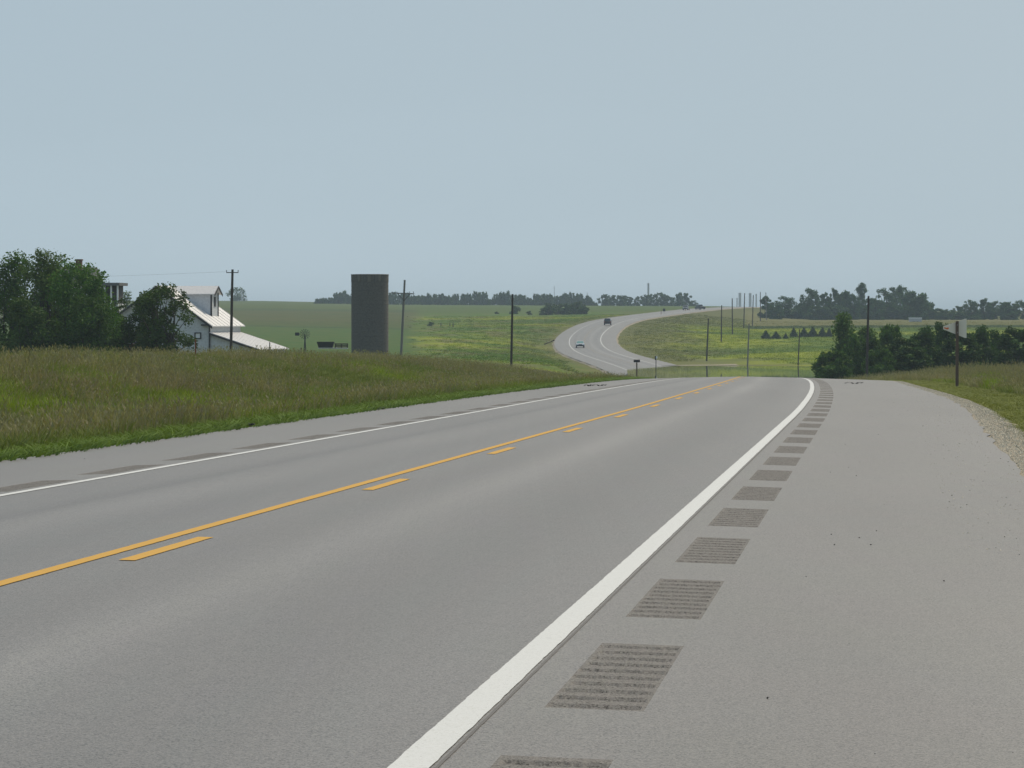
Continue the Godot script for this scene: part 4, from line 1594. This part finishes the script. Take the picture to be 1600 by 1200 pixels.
func build_roadside() -> void:
	# back of a pennant sign
	var z := 168.0
	var p := spot(1495.5, z)
	var s := thing("pennant_sign", "back of a pale triangular pennant sign on a wooden post", "road sign", p, deg_to_rad(5.0))
	var k := z / F
	var top := height_of(500.0, z) - p.y
	var st := begin()
	box(st, Vector3(0, top * 0.5 - 0.2, 0), Vector3(0.125, top + 0.3, 0.10))
	part(st, "post", M.wood_post, s)
	st = begin()
	var yr := height_of(498.0, z) - p.y
	var yl := height_of(528.0, z) - p.y
	var pl := PackedVector2Array([Vector2(15.5 * k, yl), Vector2(15.5 * k, yr), Vector2(13.0 * k, yr + 0.0), Vector2(-21.5 * k, height_of(511.0, z) - p.y + 0.03), Vector2(-21.5 * k, height_of(514.5, z) - p.y), Vector2(13.0 * k, yl)])
	extrude(st, pl, -0.075, -0.095)
	var plate := part(st, "plate", M.sign_back, s)
	st = begin()
	# torn orange sticker on the point of the plate
	box(st, Vector3(-17.0 * k, height_of(513.0, z) - p.y, -0.068), Vector3(0.19, 0.055, 0.008), Basis(Vector3.BACK, -0.25))
	box(st, Vector3(-14.8 * k, height_of(513.2, z) - p.y, -0.0665), Vector3(0.11, 0.075, 0.008), Basis(Vector3.BACK, 0.3))
	part(st, "orange_sticker", M.orange, plate)
	st = begin()
	for y in [0.25, 0.6]:
		tube(st, Vector3(0, yl + y, 0.05), Vector3(0, yl + y, 0.07), 0.02, 0.02, 8)
	part(st, "bolts", M.galvanised, plate)
	# mailbox on the tongue of grass
	z = 300.0
	p = spot(995.0, z)
	var mb := thing("mailbox", "dark rural mailbox on a thin post at the end of the grass bank", "mailbox", p, 0.1)
	var h := height_of(562.5, z) - p.y
	st = begin()
	box(st, Vector3(0, h * 0.5 - 0.2, 0), Vector3(0.09, h, 0.09))
	part(st, "post", M.wood_post, mb)
	st = begin()
	var arch := PackedVector2Array([Vector2(-0.11, 0), Vector2(0.11, 0), Vector2(0.11, 0.13)])
	for q in 7:
		arch.append(Vector2(cos(PI * q / 6.0) * 0.11, 0.13 + sin(PI * q / 6.0) * 0.10))
	extrude(st, arch, -0.25, 0.25)
	var bx := part(st, "box", M.black_paint, mb)
	bx.position = Vector3(0, h - 0.19, 0)
	bx.rotation.y = PI / 2
	st = begin()
	box(st, Vector3(0.13, 0.16, 0.05), Vector3(0.02, 0.12, 0.03))
	part(st, "flag", M.rust, bx)
	# black and white marker post in the dip
	z = 560.0
	p = Vector3(at_pixel(1025.0, z), -6.3, -z)
	var mk := thing("marker_post", "thin dark post with a black and white board beside the dip", "marker", p)
	var yb := height_of(556.0, z) - p.y
	st = begin()
	tube(st, Vector3(0, -0.4, 0), Vector3(0, yb, 0), 0.06, 0.06, 6)
	part(st, "post", M.black_paint, mk)
	st = begin()
	box(st, Vector3(-0.09, yb - 0.35, 0.07), Vector3(0.2, 0.6, 0.03))
	part(st, "dark_board", M.black_paint, mk)
	st = begin()
	box(st, Vector3(0.12, yb - 0.22, 0.07), Vector3(0.2, 0.38, 0.03))
	part(st, "white_board", M.white_paint, mk)
	# dark sign far up the road, with a smaller post near it
	z = 1225.0
	p = spot(1037.5, z)
	p.y = height_of(492.0, z)
	var fs := thing("dark_road_sign", "dark square sign seen from behind on the far uphill road", "road sign", p)
	st = begin()
	tube(st, Vector3(0, -0.5, 0), Vector3(0, 1.7, 0), 0.06, 0.06, 6)
	part(st, "post", M.galvanised, fs)
	st = begin()
	box(st, Vector3(0, 1.65, 0.08), Vector3(0.85, 0.95, 0.04))
	part(st, "plate", M.black_paint, fs)
	post("delineator_post", "thin reddish delineator beside the dark far sign", "post", 1033.0, 1215.0, 484.0, 0.07, M.rust)
	post("delineator_post", "short reddish post between the dark far sign and the pale grey car", "post", 1071.0, 1330.0, 483.0, 0.12, M.rust, "")
	post("delineator_post", "short reddish post close beside the pale grey car near the hilltop", "post", 1077.0, 1345.0, 482.5, 0.12, M.rust, "")
	# fence posts along the left bank
	post("fence_post", "rusty steel fence post on the bank before the barn's window", "fence post", 305.5, 150.0, 531.0, 0.035, M.rust, "fence posts on the farm side bank")
	post("fence_post", "thin grey fence post before the lean-to roof's low end", "fence post", 421.5, 172.0, 535.0, 0.03, M.pole_grey, "fence posts on the farm side bank")
	post("fence_post", "stubby dark fence post under the little windmill", "fence post", 470.5, 390.0, 543.5, 0.07, M.pole, "fence posts on the farm side bank")
	var fp := [[689.0, 1000.0], [703.0, 1005.0], [708.0, 985.0]]
	for q in fp:
		post("field_post", "dark fence post on the field track behind the crossarm pole", "fence post", q[0], q[1], 505.0, 0.14, M.pole, "posts on the field track")
	# scraps of tyre and clods on the shoulders
	var bits := [[1335.0, 165.0, 0.5, "long torn tyre scrap lying on the gravel-edged shoulder at the crest"], [920.0, 150.0, 0.22, "small dark clod on the farm-side shoulder at the crest"], [937.0, 149.0, 0.34, "twisted rubber scrap on the farm-side shoulder at the crest"], [587.0, 92.0, 0.26, "dark scrap where the farm-side shoulder meets the short grass"], [391.0, 74.0, 0.10, "smallest dark clod on the farm-side shoulder before the barn"]]
	for b in bits:
		var x := at_pixel(b[0], b[1])
		var d := off_road(x, b[1])
		var q := Vector3(x, road_y(b[1]) + crown(d) + 0.012, -b[1])
		var t := thing("tyre_scrap", b[3], "debris", q, 0.4, "debris on the shoulders")
		st = begin()
		var prev := Vector3(-b[2], 0, 0)
		for j in 7:
			var f := (j + 1) / 7.0
			var nxt := Vector3(lerpf(-b[2], b[2], f), 0.04 * sin(f * 9.0) * sin(f * PI) + 0.01, 0.09 * sin(f * 5.0))
			var w := Vector3(0, 0, 0.07 * (0.4 + sin(f * PI)))
			quad(st, prev - w, nxt - w, nxt + w, prev + w)
			quad(st, prev - w + Vector3.UP * 0.02, prev + w + Vector3.UP * 0.02, nxt + w + Vector3.UP * 0.035, nxt - w + Vector3.UP * 0.035)
			prev = nxt
		part(st, "tread", M.rubber, t)
		st = begin()
		tube(st, Vector3(b[2] * 0.6, 0.02, 0.05), Vector3(b[2] * 0.95, 0.05, -0.03), 0.02, 0.01, 5)
		part(st, "cord", M.rubber, t)
	# dead branch at the outside of the far curve
	var br := thing("fallen_branch", "dark broken branch at the outer edge of the far curve", "branch", road_at(815.0, -8.2, 0.2))
	st = begin()
	tube(st, Vector3(-1.2, 0, 0), Vector3(0.3, 0.55, 0), 0.12, 0.09, 6)
	tube(st, Vector3(0.3, 0.55, 0), Vector3(1.1, 0.95, 0.2), 0.09, 0.16, 6)
	part(st, "limb", M.bark, br)
	st = begin()
	tube(st, Vector3(-0.4, 0.3, 0), Vector3(-0.7, 0.75, 0.2), 0.06, 0.03, 5)
	part(st, "twig", M.bark, br)

# ------------------------------------------------------------------ vehicles
func car(called: String, label: String, category: String, at: Vector3, turn: float, o: Dictionary) -> Node3D:
	var t := thing(called, label, category, at, turn)
	var L: float = o.L
	var W: float = o.W
	var H: float = o.H
	var bonnet: float = o.bonnet       # height of the bonnet
	var pm: Material = o.paint
	# side outline, front at +z; x of the outline is along the car
	var low := PackedVector2Array([Vector2(-L * 0.5, 0.32), Vector2(L * 0.5, 0.30), Vector2(L * 0.5, bonnet * 0.78), Vector2(L * 0.47, bonnet * 0.93), Vector2(L * 0.22, bonnet), Vector2(-L * 0.44, bonnet * 1.03), Vector2(-L * 0.5, bonnet * 0.93)])
	var st := begin()
	extrude(st, low, -W * 0.5, W * 0.5)
	var body := part(st, "body", pm, t)
	body.rotation.y = -PI / 2
	var ca: Array = o.cab                # [rear foot, rear roof, front roof, front foot] along the car
	st = begin()
	var yb := bonnet * 0.99
	var tw := W * 0.39
	var bw := W * 0.48
	var q := []
	for s in [-1.0, 1.0]:
		q.append([Vector3(s * bw, yb, ca[0] * L), Vector3(s * tw, H, ca[1] * L), Vector3(s * tw, H, ca[2] * L), Vector3(s * bw, yb, ca[3] * L)])
	quad(st, q[0][1], q[0][2], q[1][2], q[1][1])
	quad(st, q[0][0], q[0][1], q[1][1], q[1][0])
	quad(st, q[0][3], q[1][3], q[1][2], q[0][2])
	quad(st, q[0][0], q[0][3], q[0][2], q[0][1])
	quad(st, q[1][0], q[1][1], q[1][2], q[1][3])
	part(st, "cabin", pm, t)
	var e := 0.015
	for fb in [[2, 3, "windscreen", 1.0], [1, 0, "rear_window", -1.0]]:
		st = begin()
		var n := Vector3(0, 0.3, fb[3]).normalized() * e
		var A: Vector3 = q[0][fb[0]].lerp(q[0][fb[1]], 0.12)
		var B: Vector3 = q[1][fb[0]].lerp(q[1][fb[1]], 0.12)
		var C: Vector3 = q[1][fb[0]].lerp(q[1][fb[1]], 0.92)
		var D: Vector3 = q[0][fb[0]].lerp(q[0][fb[1]], 0.92)
		var i := Vector3(0.08, 0, 0)
		quad(st, A + i + n, B - i + n, C - i + n, D + i + n)
		part(st, fb[2], o.get("glass", M.glass_dark), t)
	for s in [0, 1]:
		st = begin()
		var n := Vector3(-e if s == 0 else e, 0.003, 0)
		var A: Vector3 = q[s][0].lerp(q[s][1], 0.15).lerp(q[s][3].lerp(q[s][2], 0.15), 0.06)
		var B: Vector3 = q[s][0].lerp(q[s][1], 0.85).lerp(q[s][3].lerp(q[s][2], 0.85), 0.06)
		var C: Vector3 = q[s][0].lerp(q[s][1], 0.85).lerp(q[s][3].lerp(q[s][2], 0.85), 0.94)
		var D: Vector3 = q[s][0].lerp(q[s][1], 0.15).lerp(q[s][3].lerp(q[s][2], 0.15), 0.94)
		quad(st, A + n, B + n, C + n, D + n)
		part(st, "side_window", M.glass_dark, t)
	for s in [-1.0, 1.0]:
		for f in [-0.31, 0.31]:
			st = begin()
			tube(st, Vector3(s * (W * 0.5 - 0.2), 0.33, f * L), Vector3(s * (W * 0.5 + 0.01), 0.33, f * L), 0.33, 0.33, 16)
			var wh := part(st, "wheel", M.rubber, t)
			st = begin()
			tube(st, Vector3(s * (W * 0.5 + 0.0), 0.33, f * L), Vector3(s * (W * 0.5 + 0.02), 0.33, f * L), 0.19, 0.17, 12)
			part(st, "rim", M.galvanised, wh)
		st = begin()
		box(st, Vector3(s * W * 0.35, bonnet * 0.72, L * 0.5), Vector3(W * 0.24, 0.17, 0.06))
		part(st, "headlight", M.lamp_glass, t)
		st = begin()
		box(st, Vector3(s * W * 0.42, bonnet * 0.82, -L * 0.5), Vector3(W * 0.12, 0.22, 0.06))
		part(st, "tail_light", M.red_lens, t)
		st = begin()
		box(st, Vector3(s * (W * 0.5 + 0.08), bonnet + 0.08, ca[3] * L - 0.25), Vector3(0.18, 0.13, 0.08))
		part(st, "mirror", pm, t)
	for f in [[1.0, "front_bumper"], [-1.0, "rear_bumper"]]:
		st = begin()
		box(st, Vector3(0, 0.44, f[0] * (L * 0.5 + 0.03)), Vector3(W * 0.98, 0.24, 0.10))
		part(st, f[1], o.get("bumper", M.black_paint), t)
	st = begin()
	box(st, Vector3(0, bonnet * 0.71, L * 0.5 + 0.02), Vector3(W * 0.42, 0.15, 0.05))
	part(st, "grille", M.black_paint, t)
	return t

func heading(z: float) -> float:
	# turn that points +z of a thing away from the camera along the road
	var s := road_slope(z)
	return atan2(s, -1.0)

func build_vehicles() -> void:
	var silver := paint(0.50, 0.52, 0.54, 0.3, 0.3)
	var sedan := {"L": 4.6, "W": 1.78, "H": 1.45, "bonnet": 0.92, "cab": [-0.36, -0.2, 0.06, 0.24], "paint": silver, "glass": paint(0.16, 0.30, 0.29, 0.1)}
	car("silver_car", "silver sedan with teal-tinted windscreen driving towards the camera", "car", road_at(785.0, -1.85, 0.01), heading(785.0) + PI, sedan)
	var maroon := paint(0.045, 0.028, 0.032, 0.35)
	var suv := {"L": 4.7, "W": 1.92, "H": 1.82, "bonnet": 1.08, "cab": [-0.49, -0.45, 0.08, 0.24], "paint": maroon, "bumper": M.dark_steel}
	car("dark_suv", "dark maroon sport utility vehicle driving away round the far curve", "car", road_at(1010.0, 1.9, 0.01), heading(1010.0), suv)
	var dark := paint(0.030, 0.038, 0.042, 0.4)
	var truck := {"L": 5.6, "W": 2.0, "H": 1.85, "bonnet": 1.1, "cab": [-0.12, -0.08, 0.16, 0.26], "paint": dark}
	car("dark_pickup", "dark pickup truck near the hilltop, beside the pale truck", "pickup truck", road_at(1372.0, 1.9, 0.01), heading(1372.0) + 0.5, truck)
	var grey := paint(0.20, 0.22, 0.24, 0.4)
	var van := {"L": 4.8, "W": 1.85, "H": 1.75, "bonnet": 1.0, "cab": [-0.48, -0.4, 0.1, 0.28], "paint": grey}
	car("grey_car", "pale grey car following the dark pickup near the hilltop", "car", road_at(1352.0, -1.6, 0.01), heading(1352.0) + PI, van)

func build_far_towers() -> void:
	# hazy towers beyond the hilltop
	var tow := [[1013.0, 2600.0, 442.0, 3.0, "pale grey round tower rising from the short far shelter belt", "tower"], [1156.0, 3600.0, 457.0, 4.2, "hazy tall tower beyond the hilltop, next to the slim low stack", "tower"], [1172.0, 3600.0, 457.5, 4.2, "hazy tall tower beyond the hilltop, next to the slim tall one", "tower"], [1181.5, 3600.0, 459.0, 2.4, "slim tall hazy tower beyond the hilltop, nearest the wood", "tower"], [1151.5, 3600.0, 465.5, 1.8, "slim low hazy stack, shortest of the towers beyond the hilltop", "tower"]]
	for q in tow:
		var p := spot(q[0], q[1])
		p.y -= 1.0
		var h: float = height_of(q[2], q[1]) - p.y
		var r: float = q[3] * 0.5 / F * q[1]
		var t := thing("far_tower", q[4], q[5], p, 0.0, "hazy towers on the horizon")
		var st := begin()
		tube(st, Vector3.ZERO, Vector3(0, h * 0.93, 0), r, r, 16)
		part(st, "shaft", M.concrete, t)
		st = begin()
		tube(st, Vector3(0, h * 0.93, 0), Vector3(0, h * 0.97, 0), r * 1.06, r * 1.06, 16)
		tube(st, Vector3(0, h * 0.97, 0), Vector3(0, h, 0), r, r * 0.4, 16)
		part(st, "cap", M.concrete, t)
	var masts := [[866.0, 2300.0, 447.0, "thin hazy mast above the long far shelter belt"], [917.5, 2300.0, 457.0, "thin short hazy mast at the end of the long far shelter belt"]]
	for q in masts:
		var p := spot(q[0], q[1])
		p.y -= 1.0
		var h: float = height_of(q[2], q[1]) - p.y
		var t := thing("far_mast", q[3], "mast", p)
		var st := begin()
		tube(st, Vector3.ZERO, Vector3(0, h, 0), 0.22, 0.12, 6)
		part(st, "shaft", M.galvanised, t)
		st = begin()
		tube(st, Vector3(-0.6, h * 0.9, 0), Vector3(0.6, h * 0.9, 0), 0.08, 0.08, 5)
		part(st, "arm", M.galvanised, t)
